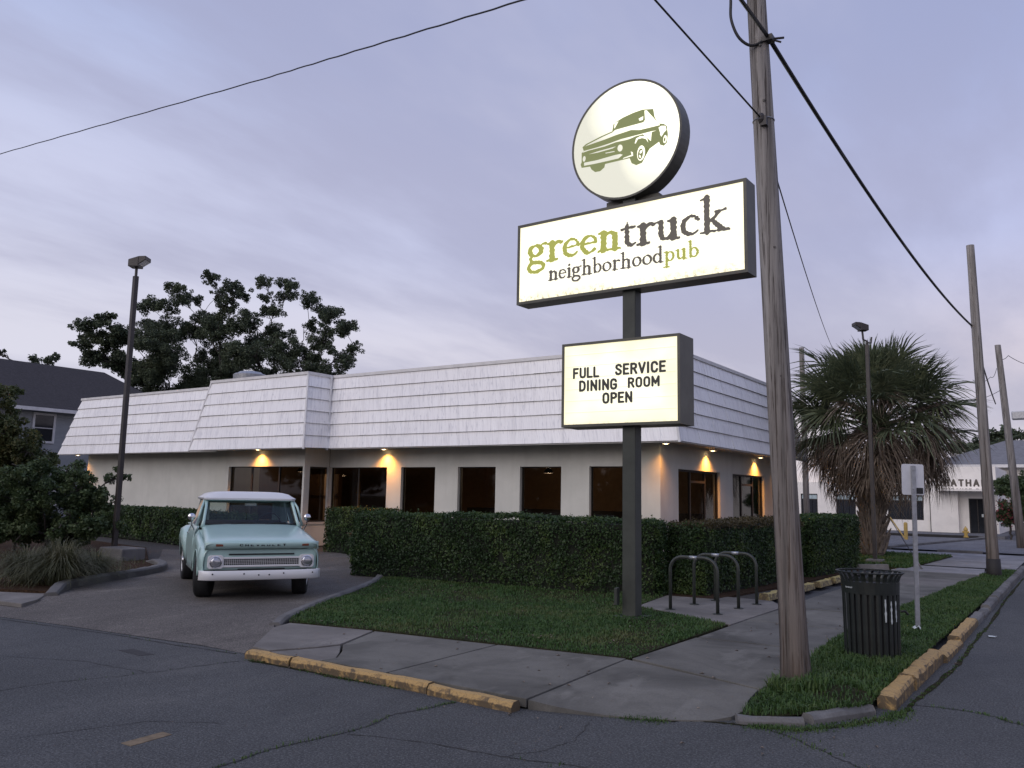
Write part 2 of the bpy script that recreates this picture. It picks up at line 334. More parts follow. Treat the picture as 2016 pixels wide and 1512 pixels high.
mx = t.N('ShaderNodeMixShader'); t.l.new(fr.outputs[0], mx.inputs[0]); t.l.new(tr.outputs[0], mx.inputs[1]); t.l.new(g.outputs[0], mx.inputs[2]); t.l.new(mx.outputs[0], t.out.inputs[0]); t.done('clear_glass')
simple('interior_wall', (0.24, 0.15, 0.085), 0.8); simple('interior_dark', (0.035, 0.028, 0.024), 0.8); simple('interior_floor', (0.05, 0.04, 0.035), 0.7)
# metals and paint
simple('sign_metal', (0.085, 0.083, 0.066), 0.5, 0.0, 0.25, 2.5, spec=0.45); simple('sign_post_paint', (0.045, 0.050, 0.042), 0.55, 0.0, 0.25, 3, spec=0.4)
simple('black_metal', (0.020, 0.020, 0.021), 0.45, 0.0, 0.3, 4, spec=0.5); simple('dark_bronze', (0.040, 0.034, 0.032), 0.5, 0.0, 0.25, 3, spec=0.5); simple('green_black', (0.016, 0.020, 0.018), 0.38, 0.0, 0.3, 8, spec=0.5)
simple('rack_paint', (0.035, 0.040, 0.034), 0.45, 0.0, 0.25, 6, spec=0.5); simple('worn_metal', (0.42, 0.43, 0.44), 0.4, 0.8, 0.2, 20); simple('galvanized', (0.36, 0.37, 0.39), 0.45, 0.6, 0.2, 14); simple('cable', (0.018, 0.018, 0.020), 0.6); simple('alu_back', (0.62, 0.63, 0.66), 0.45, 0.3, 0.1, 5)
simple('lens', (0.30, 0.31, 0.34), 0.25); simple('chip_white', (0.50, 0.54, 0.53), 0.7)
t = MT('mint_paint'); t.set(t.ramp(t.noise(3, 4), [(0.3, (0.37, 0.53, 0.50)), (0.7, (0.41, 0.575, 0.535))]), 0.28, 0, 0.5); t.b.inputs['Coat Weight'].default_value = 0.5; t.b.inputs['Coat Roughness'].default_value = 0.12; t.done('mint_paint')
t = MT('white_paint'); t.set((0.68, 0.68, 0.68), 0.32, 0, 0.5); t.b.inputs['Coat Weight'].default_value = 0.3; t.done('white_paint')
simple('chrome', (0.70, 0.70, 0.72), 0.12, 1.0, 0.05); simple('rubber', (0.016, 0.016, 0.017), 0.8, var=0.3, scale=12, bump=0.2); simple('trim_black', (0.012, 0.012, 0.013), 0.6); simple('amber', (0.17, 0.045, 0.020), 0.3); simple('seat_vinyl', (0.045, 0.040, 0.038), 0.6); simple('grille_metal', (0.50, 0.50, 0.50), 0.35, 0.3); simple('underbody', (0.012, 0.012, 0.012), 0.9)
t = MT('headlight_glass'); t.set((0.42, 0.43, 0.46), 0.12, 0.7, 0.5); t.done('headlight_glass')
# back-lit acrylic sign faces: uneven glow and yellower edges painted into the emission, grime gathers at the lower edge
def litface(key, col, st, lo, scale, grime, seed, dim):
    t = MT(key); o = t.coord(); mp = t.N('ShaderNodeMapping'); mp.inputs['Location'].default_value = (seed, seed*2, 0); t.l.new(o, mp.inputs[0])
    n = t.noise(scale, 2, 0.4, mp.outputs[0]); e = t.ramp(n, [(0.32, lo), (0.62, 1.0)])
    gr = t.noise(16, 5, 0.75, o); sx = t.N('ShaderNodeSeparateXYZ'); t.l.new(o, sx.inputs[0])
    low = t.math('SUBTRACT', grime[1], sx.outputs[2]); g = t.math('MULTIPLY', t.ramp(t.math('MULTIPLY', low, grime[0]), [(0.0, 0.0), (1.0, 1.0)]), t.ramp(gr, [(0.50, 0.0), (0.64, 0.75)]))
    ex = t.math('SUBTRACT', dim[0], t.math('ABSOLUTE', sx.outputs[0])); ez = t.math('MINIMUM', sx.outputs[2], t.math('SUBTRACT', dim[1], sx.outputs[2])); ed = t.ramp(t.math('MINIMUM', ex, ez), [(0.02, 0.0), (0.32, 1.0)])
    col = t.mix(ed, tuple(a*b_ for a, b_ in zip(col, (0.92, 0.87, 0.70))), col)
    c = t.mix(g, col, (0.10, 0.09, 0.05)); t.set(t.mix(g, (0.55, 0.54, 0.45), (0.10, 0.09, 0.05)), 0.4); t.emit(c, t.math('MULTIPLY', e, st)); return t.done(key)
litface('lit_banner', (1.0, 0.965, 0.77), 1.18, 0.76, 1.1, (8.0, 0.19), 1.0, (1.92, 1.33))
litface('lit_reader', (1.0, 0.965, 0.72), 1.0, 0.74, 1.8, (9.0, 0.09), 5.0, (0.96, 1.28))
t = MT('lit_round'); o = t.coord(); sx = t.N('ShaderNodeSeparateXYZ'); t.l.new(o, sx.inputs[0]); n = t.noise(1.4, 2, 0.4, o)
# painted glow: emission fades from two points, top and right; no tubes built
d1 = t.N('ShaderNodeVectorMath', operation='DISTANCE'); t.l.new(o, d1.inputs[0]); d1.inputs[1].default_value = (0.15, 0, 0.62)
d2 = t.N('ShaderNodeVectorMath', operation='DISTANCE'); t.l.new(o, d2.inputs[0]); d2.inputs[1].default_value = (0.62, 0, -0.10)
dm = t.math('MINIMUM', d1.outputs['Value'], d2.outputs['Value']); st = t.ramp(t.math('ADD', dm, t.math('MULTIPLY', n, 0.25)), [(0.45, 1.0), (0.70, 0.64), (0.95, 0.40)])
t.set((0.3, 0.3, 0.27), 0.4); t.emit(t.ramp(st, [(0.30, (0.98, 0.98, 0.80)), (0.7, (1.0, 0.97, 0.76))]), t.math('MULTIPLY', st, 1.4)); t.done('lit_round')
def vinyl(key, col, em): t = MT(key); t.set(col, 0.5); t.emit(em, 1.0); return t.done(key)
vinyl('vinyl_green', (0.20, 0.22, 0.04), (0.245, 0.25, 0.045)); vinyl('vinyl_dark', (0.05, 0.045, 0.04), (0.055, 0.048, 0.036)); vinyl('vinyl_olive', (0.10, 0.12, 0.04), (0.13, 0.145, 0.05)); vinyl('reader_letter', (0.02, 0.02, 0.02), (0.012, 0.011, 0.008)); vinyl('vinyl_gap', (0.5, 0.5, 0.4), (0.60, 0.57, 0.36))
t = MT('bulb_glow'); t.set((0.8, 0.7, 0.5), 0.4); t.emit((1.0, 0.72, 0.38), 9.0); t.done('bulb_glow')
t = MT('shade_glow'); t.set((0.8, 0.5, 0.2), 0.6); t.emit((1.0, 0.50, 0.14), 1.2); t.done('shade_glow')
# houses
t = MT('siding_grey'); z = t.N('ShaderNodeSeparateXYZ'); t.l.new(t.coord(), z.inputs[0]); t.set(t.ramp(t.noise(2, 4), [(0.3, (0.30, 0.32, 0.335)), (0.7, (0.36, 0.375, 0.39))]), 0.7)
wv = t.math('FRACT', t.math('MULTIPLY', z.outputs[2], 6.5)); t.bump(wv, 0.8, 0.03); t.done('siding_grey')
simple('shingle_dark', (0.035, 0.032, 0.036), 0.95, var=0.3, scale=9, bump=0.5); simple('shingle_grey', (0.17, 0.17, 0.18), 0.9, var=0.2, scale=5); simple('white_wall', (0.84, 0.80, 0.74), 0.8, var=0.06, scale=2); simple('pale_blue', (0.42, 0.52, 0.55), 0.6); simple('letter_bronze', (0.09, 0.075, 0.06), 0.5); simple('dark_glass', (0.020, 0.022, 0.026), 0.08, spec=0.6); simple('hydrant_yellow', (0.50, 0.33, 0.08), 0.5, var=0.25)
# ================================================================== GROUND: z = 0 is the pavement, the carriageway lies 9 cm lower
ZR = -0.09
def sheet(name, poly, z, mat, parent=None):
    zf = z if callable(z) else (lambda x, y: z)
    b = MB(); n = len(poly); a = sum(poly[i][0]*poly[(i+1)%n][1]-poly[(i+1)%n][0]*poly[i][1] for i in range(n))
    if a < 0: poly = poly[::-1]
    b.add([(p[0], p[1], zf(*p)) for p in poly], [tuple(range(n))]); return b.build(name, M[mat], parent)
struct(sheet('ground', [(-700, -300), (700, -300), (700, 900), (-700, 900)], -0.16, 'soil'))
struct(sheet('road', [(-140, -40), (40, -40), (40, 160), (-140, 160)], ZR, 'asphalt'))
struct(sheet('parking_lot', [(-60, 8.4), (-13.0, 8.4), (-10.5, 10.4), (-5, 13.0), (-4.6, 13.0), (-4.5, 23.5), (-4.2, 30), (-60, 30)], -0.030, 'lot'))

def inpoly(P, poly):
    x, y = P[:,0], P[:,1]; r = np.zeros(len(P), bool); n = len(poly); j = n-1
    for i in range(n):
        xi, yi = poly[i]; xj, yj = poly[j]
        c = ((yi > y) != (yj > y)) & (x < (xj-xi)*(y-yi)/(yj-yi+1e-12)+xi); r ^= c; j = i
    return r
def vnoise(x, y, s, seed):
    r = np.zeros_like(x)
    g = np.random.default_rng(seed)
    for k in range(5):
        a = g.uniform(0, 6.28); f = s*(1.0+0.7*k); r += np.sin((x*math.cos(a)+y*math.sin(a))*f+g.uniform(0, 6.28))/(1+0.5*k)
    return r/3.0

# ---- driveway: rises from the gutter, then level
apron = [(-7.62, 6.20), (-8.47, 6.20), (-9.79, 6.07), (-11.31, 5.92), (-12.36, 5.77), (-15.5, 5.35), (-19.0, 4.9)]
def drive_z(x, y):
    e = 6.2 + (x+8.0)*0.09; return min(0.0, -0.080 + max(0.0, y-e)*0.055) - 0.006
dpoly = [(-7.62, 6.20), (-8.48, 7.22), (-8.75, 7.45), (-9.12, 8.02), (-9.75, 9.03), (-10.53, 10.56), (-11.21, 11.83), (-12.1, 13.1), (-13.5, 15.5), (-17.5, 17.0), (-21.5, 14.2), (-17.75, 11.6), (-16.4, 10.9), (-15.82, 10.35), (-15.39, 9.55), (-14.99, 8.6), (-14.45, 7.7), (-13.75, 7.15), (-13.2, 6.75), (-12.9, 6.25), (-15.5, 5.9), (-15.5, 5.35), (-12.36, 5.77), (-11.31, 5.92), (-9.79, 6.07), (-8.47, 6.20)]
gx, gy = np.meshgrid(np.arange(-22, -7, 0.25), np.arange(4.8, 17.2, 0.25), indexing='ij'); cells = []
import bmesh
bm = bmesh.new(); vs = [bm.verts.new((x, y, drive_z(x, y))) for x, y in dpoly]; bm.faces.new(vs); bmesh.ops.triangulate(bm, faces=bm.faces[:]); bmesh.ops.subdivide_edges(bm, edges=bm.edges[:], cuts=3, use_grid_fill=True)
for v in bm.verts: v.co.z = drive_z(v.co.x, v.co.y)
me = bpy.data.meshes.new('driveway'); bm.to_mesh(me); bm.free(); struct(link('driveway', me, M['driveway']))

# ---- pavement slabs: each cast slab a piece, joints open
walk = struct(MB().add([(-7.4, 6.35, -0.086), (-3.9, 6.35, -0.086), (-2.8, 8.0, -0.086), (-2.8, 25.5, -0.086), (-3.95, 25.5, -0.086), (-3.95, 8.1, -0.086), (-8.0, 7.5, -0.086)], [(0, 1, 2, 5, 6), (2, 3, 4, 5)]).build('pavement', M['soil']))
def slab(poly, mat='concrete', dz=0.0, tilt=0.0):
    c = np.mean(np.array(poly), 0); q = []
    for p in poly:
        d = c - np.array(p); d /= np.linalg.norm(d)+1e-9; q.append(tuple(np.array(p)+d*0.010))
    z = lambda x, y: dz + tilt*(x-c[0]) + 0.004*math.sin(3.1*x+1.7*y)
    return MB().prism(q, -0.075, z).build('slab', M[mat], walk, bevel=0.006)
slab([(-7.62, 6.20), (-7.30, 6.16), (-7.05, 6.62), (-6.98, 6.90), (-7.12, 7.25), (-7.36, 7.83), (-8.62, 7.60), (-8.50, 7.22)], 'concrete_pale', 0.004)
slab([(-7.28, 6.16), (-6.52, 6.16), (-6.485, 6.355), (-6.705, 6.635), (-6.978, 6.91), (-7.045, 6.62)], 'concrete_pale', -0.008)
slab([(-6.50, 6.16), (-5.60, 6.15), (-5.64, 8.03), (-7.34, 7.83), (-7.10, 7.25), (-6.97, 6.92), (-6.70, 6.64), (-6.48, 6.36)], 'concrete')
slab([(-5.58, 6.15), (-3.98, 6.12), (-4.10, 8.24), (-5.62, 8.03)], 'concrete', 0.003)
corner = [(-3.97, 6.09), (-3.70, 6.04), (-3.43, 6.03), (-3.15, 6.08), (-2.90, 6.18), (-2.66, 6.32), (-2.46, 6.50), (-2.40, 6.72), (-2.43, 6.92), (-2.50, 7.35), (-2.53, 7.72)]
zo_ = [-.012, -.040, -.062, -.074, -.078, -.078, -.078, -.062, -.045]; edge = [g2(*p, z_) for p, z_ in zip(((1040, 1378), (1090, 1390), (1140, 1400), (1195, 1408), (1250, 1413), (1325, 1417), (1400, 1418), (1440, 1411), (1468, 1397)), zo_)] + [(-2.50, 7.35), (-2.53, 7.72)]
top = [(-4.09, 8.22)]; ring_o = edge+top; cc_ = np.array((-3.55, 7.55)); zo = zo_+[-0.02, 0.0, 0.0]
ring_i = [tuple(np.array(p)+(cc_-np.array(p))*f_) for p, f_ in zip(ring_o, [0.62]*9+[0.4, 0.3, 0.3])]; b = MB(); n = len(ring_o)
b.add([(p[0], p[1], z) for p, z in zip(ring_o, zo)]+[(p[0], p[1], 0.0) for p in ring_i]+[(p[0], p[1], -0.12) for p in ring_o], [(i, (i+1) % n, n+(i+1) % n, n+i) for i in range(n)]+[tuple(range(n, 2*n))]+[(i, 2*n+i, 2*n+(i+1) % n, (i+1) % n) for i in range(n)])
b.build('slab', M['concrete'], walk, smooth=False)
ys = [8.27, 10.1, 11.95, 13.8, 15.65, 17.5, 19.4, 21.3, 23.2]
slab([(-4.06, 8.27), (-2.52, 7.76), (-2.46, 8.3), (-2.56, 9.6), (-2.60, 10.05), (-4.06, 10.05)], 'concrete', 0.004)
for i in range(1, len(ys)-1):
    xr = lambda y: -2.62 + max(0, y-12)*0.045
    slab([(-4.06, ys[i]), (xr(ys[i]), ys[i]), (xr(ys[i+1]), ys[i+1]), (-4.06, ys[i+1])], 'concrete' if i != 6 else 'concrete_pale', random.uniform(-0.006, 0.006))
slab([(-4.15, 23.2), (-2.1, 23.2), (-2.25, 25.4), (-3.9, 25.4)], 'concrete_far', 0.002)
slab([(-5.91, 12.26), (-4.08, 11.33), (-4.08, 13.8), (-4.45, 14.45), (-6.26, 14.57)], 'concrete_pale', 0.004)
slab([(-13.15, 6.65), (-12.85, 6.28), (-15.6, 5.95), (-19.5, 5.5), (-20.0, 6.4), (-14.6, 6.75), (-13.75, 7.1)], 'concrete_pale', -0.004)
# strip of bare asphalt between the yellow stops and the side hedge
# ---- lawn and verge beds
lawn_poly = [(-8.66, 7.62), (-7.41, 7.86), (-5.68, 8.06), (-4.08, 8.28), (-4.09, 11.27), (-5.90, 12.20), (-6.28, 14.9), (-13.3, 14.0), (-12.2, 13.0), (-11.12, 11.83), (-10.43, 10.56), (-9.66, 9.03), (-9.05, 8.01)]
verge_poly = [(-2.42, 6.93), (-2.50, 7.65), (-2.46, 8.2), (-2.55, 9.44), (-2.60, 10.58), (-2.64, 11.47), (-2.53, 15.4), (-2.10, 23.3), (-1.75, 25.0), (-1.52, 25.0), (-1.56, 14.54), (-1.60, 8.33), (-1.62, 7.80), (-1.98, 7.26)]
def bed(name, poly, z, mat='soil', z0=-0.15): return struct(MB().prism(poly, z0, z).build(name, M[mat]))
bed('lawn_bed', lawn_poly, 0.006)
verge_z = lambda x, y: 0.010 - 0.072*np.clip((8.15-y)/1.2, 0, 1)**1.3 - 0.05*np.clip((x+1.85)/.3, 0, 1)*np.clip((8.6-y)/1.0, 0, 1)
vb_ = MB(); gxs = np.linspace(0, 1, 7); rows_ = []
def verge_edge(y, left):
    P_ = verge_poly[:8] if left else verge_poly[8:][::-1]; P_ = sorted(P_, key=lambda p: p[1]); return float(np.interp(y, [p[1] for p in P_], [p[0] for p in P_]))
for y in np.concatenate([np.linspace(6.93, 8.6, 14), np.linspace(9.2, 25, 20)]):
    xa, xb = verge_edge(y, True), (verge_edge(y, False) if y > 7.26 else np.interp(y, [6.93, 7.26], [-2.38, -1.98])); rows_.append([(xa+(xb-xa)*g_, y, float(verge_z(xa+(xb-xa)*g_, y))) for g_ in gxs])
vb_.grid([r_[::-1] for r_ in rows_]); struct(vb_.build('verge_bed', M['soil']))
bed('planting_bed', [(-13.72, 7.2), (-14.45, 7.85), (-14.95, 8.7), (-15.35, 9.65), (-15.78, 10.4), (-16.4, 10.85), (-17.75, 11.4), (-22, 14), (-34, 16), (-34, 7.5), (-20, 6.45), (-14.6, 6.82)], 0.03, 'mulch')
bed('palm_bed', [(-7.6, 23.9), (-3.9, 23.9), (-3.6, 30.5), (-7.6, 30.5)], 0.008)
bed('hedge_bed', [(-6.3, 13.9), (-5.3, 14.0), (-4.95, 18), (-4.75, 23.6), (-8.0, 23.6), (-8.0, 15.6), (-14, 15.6), (-13.4, 14.1)], 0.004, 'mulch')
# far pavements and the neighbouring lot
struct(sheet('side_lane', [(-60, 26.0), (-1.6, 26.0), (-1.6, 33.2), (-60, 33.2)], -0.020, 'concrete_far'))
fl = struct(sheet('neighbour_lot', [(-60, 33.4), (-1.8, 33.4), (-1.8, 62), (-60, 62)], 0.03, 'far_lot'))
for (x0, y0, x1, y1, h) in ((-60, 33.2, -6.2, 33.5, 0.09), (-4.4, 33.2, -3.0, 33.5, 0.07), (-11.6, 45.9, -4.3, 46.2, 0.16)):
    MB().box((x0, y0, -0.1), (x1, y1, h)).build('lot_kerb', M['tar' if y0 > 40 else 'concrete_kerb'], fl, bevel=0.02)
MB().prism([(-6.2, 33.35), (-5.95, 33.3), (-3.9, 45.9), (-4.15, 46.0)], -0.1, 0.11).build('lot_kerb', M['concrete_kerb'], fl, bevel=0.02)
bed('building_walk', [(-60, 46.2), (-3.2, 46.2), (-3.2, 62), (-60, 62)], 0.16, 'far_lot', 0.0)

# ---- kerb stones, one object each
def kerb_block(p0, p1, w, h, mat, label, group, cat='kerb', z0=-0.12, dz=0.0, wob=0.012, side=1):
    p0, p1 = np.array(p0), np.array(p1); L = np.linalg.norm(p1-p0); d = (p1-p0)/L; nrm = np.array([-d[1], d[0]])*side
    n = max(2, int(L/0.12)); rows = []
    prof = [(0.0, z0), (0.0, h-0.03), (0.025, h), (w-0.015, h+0.002), (w, h-0.02), (w, z0)]
    for i in range(n+1):
        c = p0 + d*L*i/n
        rows.append([(c[0]+nrm[0]*(a+random.uniform(-wob, wob)*(zz > 0)), c[1]+nrm[1]*(a+random.uniform(-wob, wob)*(zz > 0)), zz+dz*(i/n)+random.uniform(-wob, wob)*0.6*(zz > -0.05)) for a, zz in prof])
    b = MB(); b.grid(rows); k = len(prof); o = len(b.v)-k
    b.f.append(tuple(range(k))); b.f.append(tuple(o+i for i in range(k-1, -1, -1)))
    o = b.build('kerb_stone', M[mat], bevel=0.004); return tag(o, label, cat, group)
G = 'yellow kerb stones at the corner'
kerb_block((-7.52, 6.03), (-6.83, 6.03), 0.115, -0.006, 'yellow_kerb', 'short worn yellow kerb stone beside the driveway apron', G)
kerb_block((-6.80, 6.03), (-4.985, 6.02), 0.115, 0.0, 'yellow_kerb', 'longest worn yellow kerb stone along the front pavement', G)
kerb_block((-4.96, 6.00), (-4.02, 5.96), 0.115, -0.012, 'yellow_kerb', 'yellow kerb stone ending beside the rounded pavement corner', G)
GR = 'kerb stones along the side street'
kerb_block((-1.45, 8.10), (-1.45, 9.05), 0.15, 0.020, 'yellow_kerb', 'broken yellow kerb stone at the corner end of the verge', GR, dz=0.02)
kerb_block((-1.44, 9.07), (-1.42, 10.78), 0.15, 0.045, 'yellow_kerb', 'raised yellow kerb stone nearest the slatted litter bin', GR)
kerb_block((-1.38, 10.80), (-1.37, 12.17), 0.15, 0.000, 'yellow_kerb', 'sunken yellow kerb stone between two raised ones', GR, dz=-0.02)
kerb_block((-1.40, 12.20), (-1.40, 14.25), 0.14, 0.025, 'yellow_kerb', 'last yellow kerb stone before the bare grey kerb', GR)
ya = 14.35; names = ['tilted grey kerb stone just past the yellow ones', 'short chipped grey kerb stone in the verge edge', 'low grey kerb stone beside the grass verge', 'long grey kerb stone halfway along the verge', 'grey kerb stone beside the tarred pole foot', 'farthest grey kerb stone of the side street']
for lab, L_, h in zip(names, (1.0, 0.9, 1.6, 3.0, 3.0, 3.2), (0.01, -0.02, 0.02, 0.03, 0.03, 0.03)):
    kerb_block((-1.40+random.uniform(-.02, .02), ya), (-1.40, ya+L_-0.05), 0.14, h, 'concrete_kerb', lab, GR); ya += L_
kerb_block((-1.95, 7.08), (-2.40, 6.80), 0.09, -0.035, 'concrete_kerb', 'thin pale kerb fragment below the wooden pole', 'kerb fragments at the rounded corner', wob=0.018, side=-1)
kerb_block((-1.56, 7.80), (-1.90, 7.16), 0.12, -0.020, 'concrete_kerb', 'curved grey kerb fragment at the verge tip', 'kerb fragments at the rounded corner', wob=0.018, side=-1)
# swept kerb round the planting bed and the lawn edge
def swept_kerb(pts, w, h, label, zf=lambda x, y: -0.1, n=8):
    P = np.array(pts, float); t = np.linspace(0, len(P)-1, (len(P)-1)*n+1); C = np.stack([np.interp(t, range(len(P)), P[:, k]) for k in (0, 1)], 1)
    for _ in range(6): C[1:-1] = (C[:-2]+2*C[1:-1]+C[2:])/4
    T = np.gradient(C, axis=0); T /= np.linalg.norm(T, axis=1)[:, None]; Nn = np.stack([-T[:, 1], T[:, 0]], 1); rows = []
    for i, (c, nn) in enumerate(zip(C, Nn)):
        e = min(1.0, i/5.0+0.25, (len(C)-1-i)/5.0+0.25)
        rows.append([(c[0]+nn[0]*a, c[1]+nn[1]*a, zz + random.uniform(-.006, .006)) for a, zz in ((-w/2, -0.12), (-w/2, h*e-0.03), (-w/2+0.03, h*e), (w/2-0.03, h*e), (w/2, h*e-0.03), (w/2, -0.12))])
    b = MB(); b.grid(rows); b.f.append(tuple(range(6))); o = len(b.v)-6; b.f.append(tuple(o+i for i in range(5, -1, -1)))
    return tag(b.build('swept_kerb', M['concrete_kerb'], smooth=False, bevel=0.006), label, 'kerb')
swept_kerb([(-13.55, 7.05), (-14.35, 7.72), (-14.90, 8.65), (-15.35, 9.6), (-15.85, 10.4), (-16.5, 10.95), (-17.9, 11.5)], 0.20, 0.13, 'rounded grey kerb sweeping round the planting bed with tall grass')
swept_kerb([(-8.70, 7.42), (-9.08, 8.01), (-9.70, 9.03), (-10.48, 10.56), (-11.17, 11.83), (-12.05, 13.0), (-12.7, 13.6)], 0.15, 0.055, 'curved pale kerb between the truck driveway and the lawn')

# wheel stops
def wheel_stop(p0, p1, mat, label, grp, h=0.13):
    p0, p1 = np.array(p0), np.array(p1); L = np.linalg.norm(p1-p0); c = (p0+p1)/2; a = math.atan2(*(p1-p0)[::-1])
    b = MB(); prof = [(-.09, 0), (-.06, h), (.06, h), (.09, 0)]; rows = [[(x, y+random.uniform(-.008, .008), z+random.uniform(-.01, .01)*(z > 0)) for y, z in prof] for x in np.linspace(-L/2, L/2, 9)]
    b.grid(rows); b.f.append((0, 1, 2, 3)); o = len(b.v)-4; b.f.append((o+3, o+2, o+1, o)); o = b.build('wheel_stop', M[mat], bevel=0.008)
    o.location = (c[0], c[1], -0.02); o.rotation_euler = (0, 0, a); return tag(o, label, 'wheel stop', grp)
WS = 'yellow stops along the side hedge'
for (a, b_, lab) in (((-4.64, 14.55), (-4.62, 15.3), 'yellow concrete stop nearest the bike racks'), ((-4.58, 16.0), (-4.55, 17.2), 'chipped yellow stop just right of the wooden pole'), ((-4.52, 17.5), (-4.50, 18.35), 'yellow stop in the middle of the row by the side hedge'), ((-4.49, 18.6), (-4.47, 19.6), 'yellow stop showing just left of the litter bin')):
    wheel_stop(a, b_, 'yellow_stop', lab, WS, 0.11)
wheel_stop((-5.25, 22.35), (-4.25, 23.3), 'concrete_pale', 'plain concrete wheel stop in front of the palm', WS, 0.14)

# cracks and the worn line in the road
def crack(pts, w, label, z=ZR+0.003, mat='tar'):
    P = np.array(pts, float); t = np.linspace(0, len(P)-1, (len(P)-1)*14+1); C = np.stack([np.interp(t, range(len(P)), P[:, k]) for k in (0, 1)], 1)
    T = np.gradient(C, axis=0); T /= np.linalg.norm(T, axis=1)[:, None]; Nn = np.stack([-T[:, 1], T[:, 0]], 1); jit = np.cumsum(rng.normal(0, 0.008, len(C))); jit -= np.linspace(jit[0], jit[-1], len(C)); C = C+Nn*jit[:, None]
    ww = w*(0.4+rng.random(len(C))); b = MB(); b.grid([[(c[0]+n_[0]*q, c[1]+n_[1]*q, z), (c[0]-n_[0]*q, c[1]-n_[1]*q, z)] for c, n_, q in zip(C, Nn, ww/2)])
    o = b.build('road_crack', M[mat]); o['kind'] = 'structure'; return C
struct(MB().prism([(-8.95, 5.45), (-8.5, 5.42), (-8.42, 5.55), (-8.9, 5.6)], ZR, ZR+.003).build('road_patch', M['tar']))
crack_lines = [crack([(-4.74, 3.2), (-4.74, 3.84), (-4.81, 4.25), (-4.70, 4.74), (-4.78, 5.33), (-4.68, 5.73), (-4.60, 5.95)], 0.022, ''),
 crack([(-4.64, 4.70), (-3.99, 4.89), (-3.39, 4.99), (-2.89, 5.10), (-2.2, 5.0)], 0.012, ''),
 crack([(-2.55, 6.95), (-1.94, 6.7), (-1.59, 6.46), (-1.34, 6.26), (-0.9, 5.7)], 0.016, ''),
 crack([(-1.36, 8.43), (-0.96, 8.47), (-0.72, 8.35), (-0.51, 8.22), (-0.1, 8.0)], 0.022, ''),
 crack([(-7.95, 3.6), (-7.95, 4.1), (-7.73, 4.72), (-7.61, 5.24), (-7.45, 5.9)], 0.012, ''),
 crack([(-6.4, 3.2), (-6.1, 4.0), (-5.6, 4.3)], 0.008, ''), crack([(-3.4, 6.2), (-3.2, 5.6), (-3.3, 5.2), (-3.39, 4.99)], 0.008, ''),
 crack([(-9.8, 4.4), (-8.6, 4.9), (-7.7, 5.0)], 0.010, '')]
gutter = [crack([(-7.4, 5.99), (-6.0, 5.99), (-5.0, 5.97), (-4.2, 6.2), (-3.6, 6.28), (-3.1, 6.42), (-2.65, 6.65), (-2.35, 6.76), (-1.95, 7.0), (-1.5, 7.75), (-1.36, 8.2)], 0.05, '', ZR+0.004, 'soil'), crack([(-1.38, 8.2), (-1.30, 10.8), (-1.33, 14.0), (-1.33, 24)], 0.05, '', ZR+0.004, 'soil'),
 crack([(-19, 4.85), (-15.5, 5.3), (-12.36, 5.73), (-9.8, 6.02), (-7.8, 6.14)], 0.02, '', ZR+0.0045)]
b = MB(); b.prism([(-5.72, 3.56), (-5.60, 3.56), (-5.63, 3.90), (-5.74, 3.90)], ZR, ZR+0.0035); struct(b.build('road_marking', M['faded_yellow']))

# ---- grass
def blades(name, P, hgt, wid, mat, lean=0.5, z0=None, parent=None, label=None):
    n = len(P); a = rng.uniform(0, 2*math.pi, n); l = rng.uniform(0, 1, n)*lean; h = hgt*rng.uniform(0.45, 1.25, n) if np.isscalar(hgt) else hgt*rng.uniform(0.6, 1.2, n)
    d = np.stack([np.cos(a), np.sin(a)], 1); s = np.stack([-np.sin(a), np.cos(a)], 1)*(wid*rng.uniform(0.6, 1.3, n))[:, None]
    z = P[:, 2]; V = np.zeros((n, 5, 3)); 
    V[:, 0, :2] = P[:, :2]-s/2; V[:, 1, :2] = P[:, :2]+s/2; V[:, 0, 2] = V[:, 1, 2] = z-0.01
    m = P[:, :2]+d*(l*h*0.4)[:, None]; V[:, 2, :2] = m+s*0.4; V[:, 3, :2] = m-s*0.4; V[:, 2, 2] = V[:, 3, 2] = z+h*0.6
    V[:, 4, :2] = P[:, :2]+d*(l*h)[:, None]; V[:, 4, 2] = z+h*(1-0.35*l)
    i = np.arange(n)*5
    F = np.concatenate([np.stack([i, i+1, i+2], 1), np.stack([i, i+2, i+3], 1), np.stack([i+3, i+2, i+4], 1)])
    o = np_mesh(name, V, F, M[mat], parent); o['kind'] = 'stuff'
    if label: o['label'] = label
    return o
def scatter(poly, n, z, dens=None):
    p = np.array(poly); lo, hi = p.min(0), p.max(0); Q = rng.uniform(lo, hi, (n, 2)); Q = Q[inpoly(Q, poly)]
    if dens is not None: Q = Q[rng.random(len(Q)) < dens(Q[:, 0], Q[:, 1])]
    return np.column_stack([Q, np.full(len(Q), z)])
P = scatter(lawn_poly, 190000, 0.006, lambda x, y: np.clip(0.80+0.75*vnoise(x, y, 2.2, 3), 0.10, 1)*np.clip(0.9+0.8*vnoise(x, y, 0.9, 13), 0.25, 1)*np.where(y > 12.9+(x+12)*0.15, 0.35, 1))
tag(blades('grass', P, 0.040+0.022*np.clip(vnoise(P[:, 0], P[:, 1], 1.4, 5), -0.6, 1)+0.015*np.clip(vnoise(P[:, 0], P[:, 1], 7, 6), -0.5, 1), 0.012, 'grass', 1.3), 'short green lawn below the tall sign', 'grass')
P = scatter(verge_poly, 80000, 0.010, lambda x, y: np.clip(0.75+0.8*vnoise(x, y, 2.6, 8), 0.06, 1)*np.where((np.hypot(x+1.95, (y-8.0)) < .33), .12, 1)*np.clip(1.15-(y-10)*0.03, 0.4, 1))
P[:, 2] = verge_z(P[:, 0], P[:, 1]); near = np.hypot(P[:, 0]+2.0, P[:, 1]-9.4)
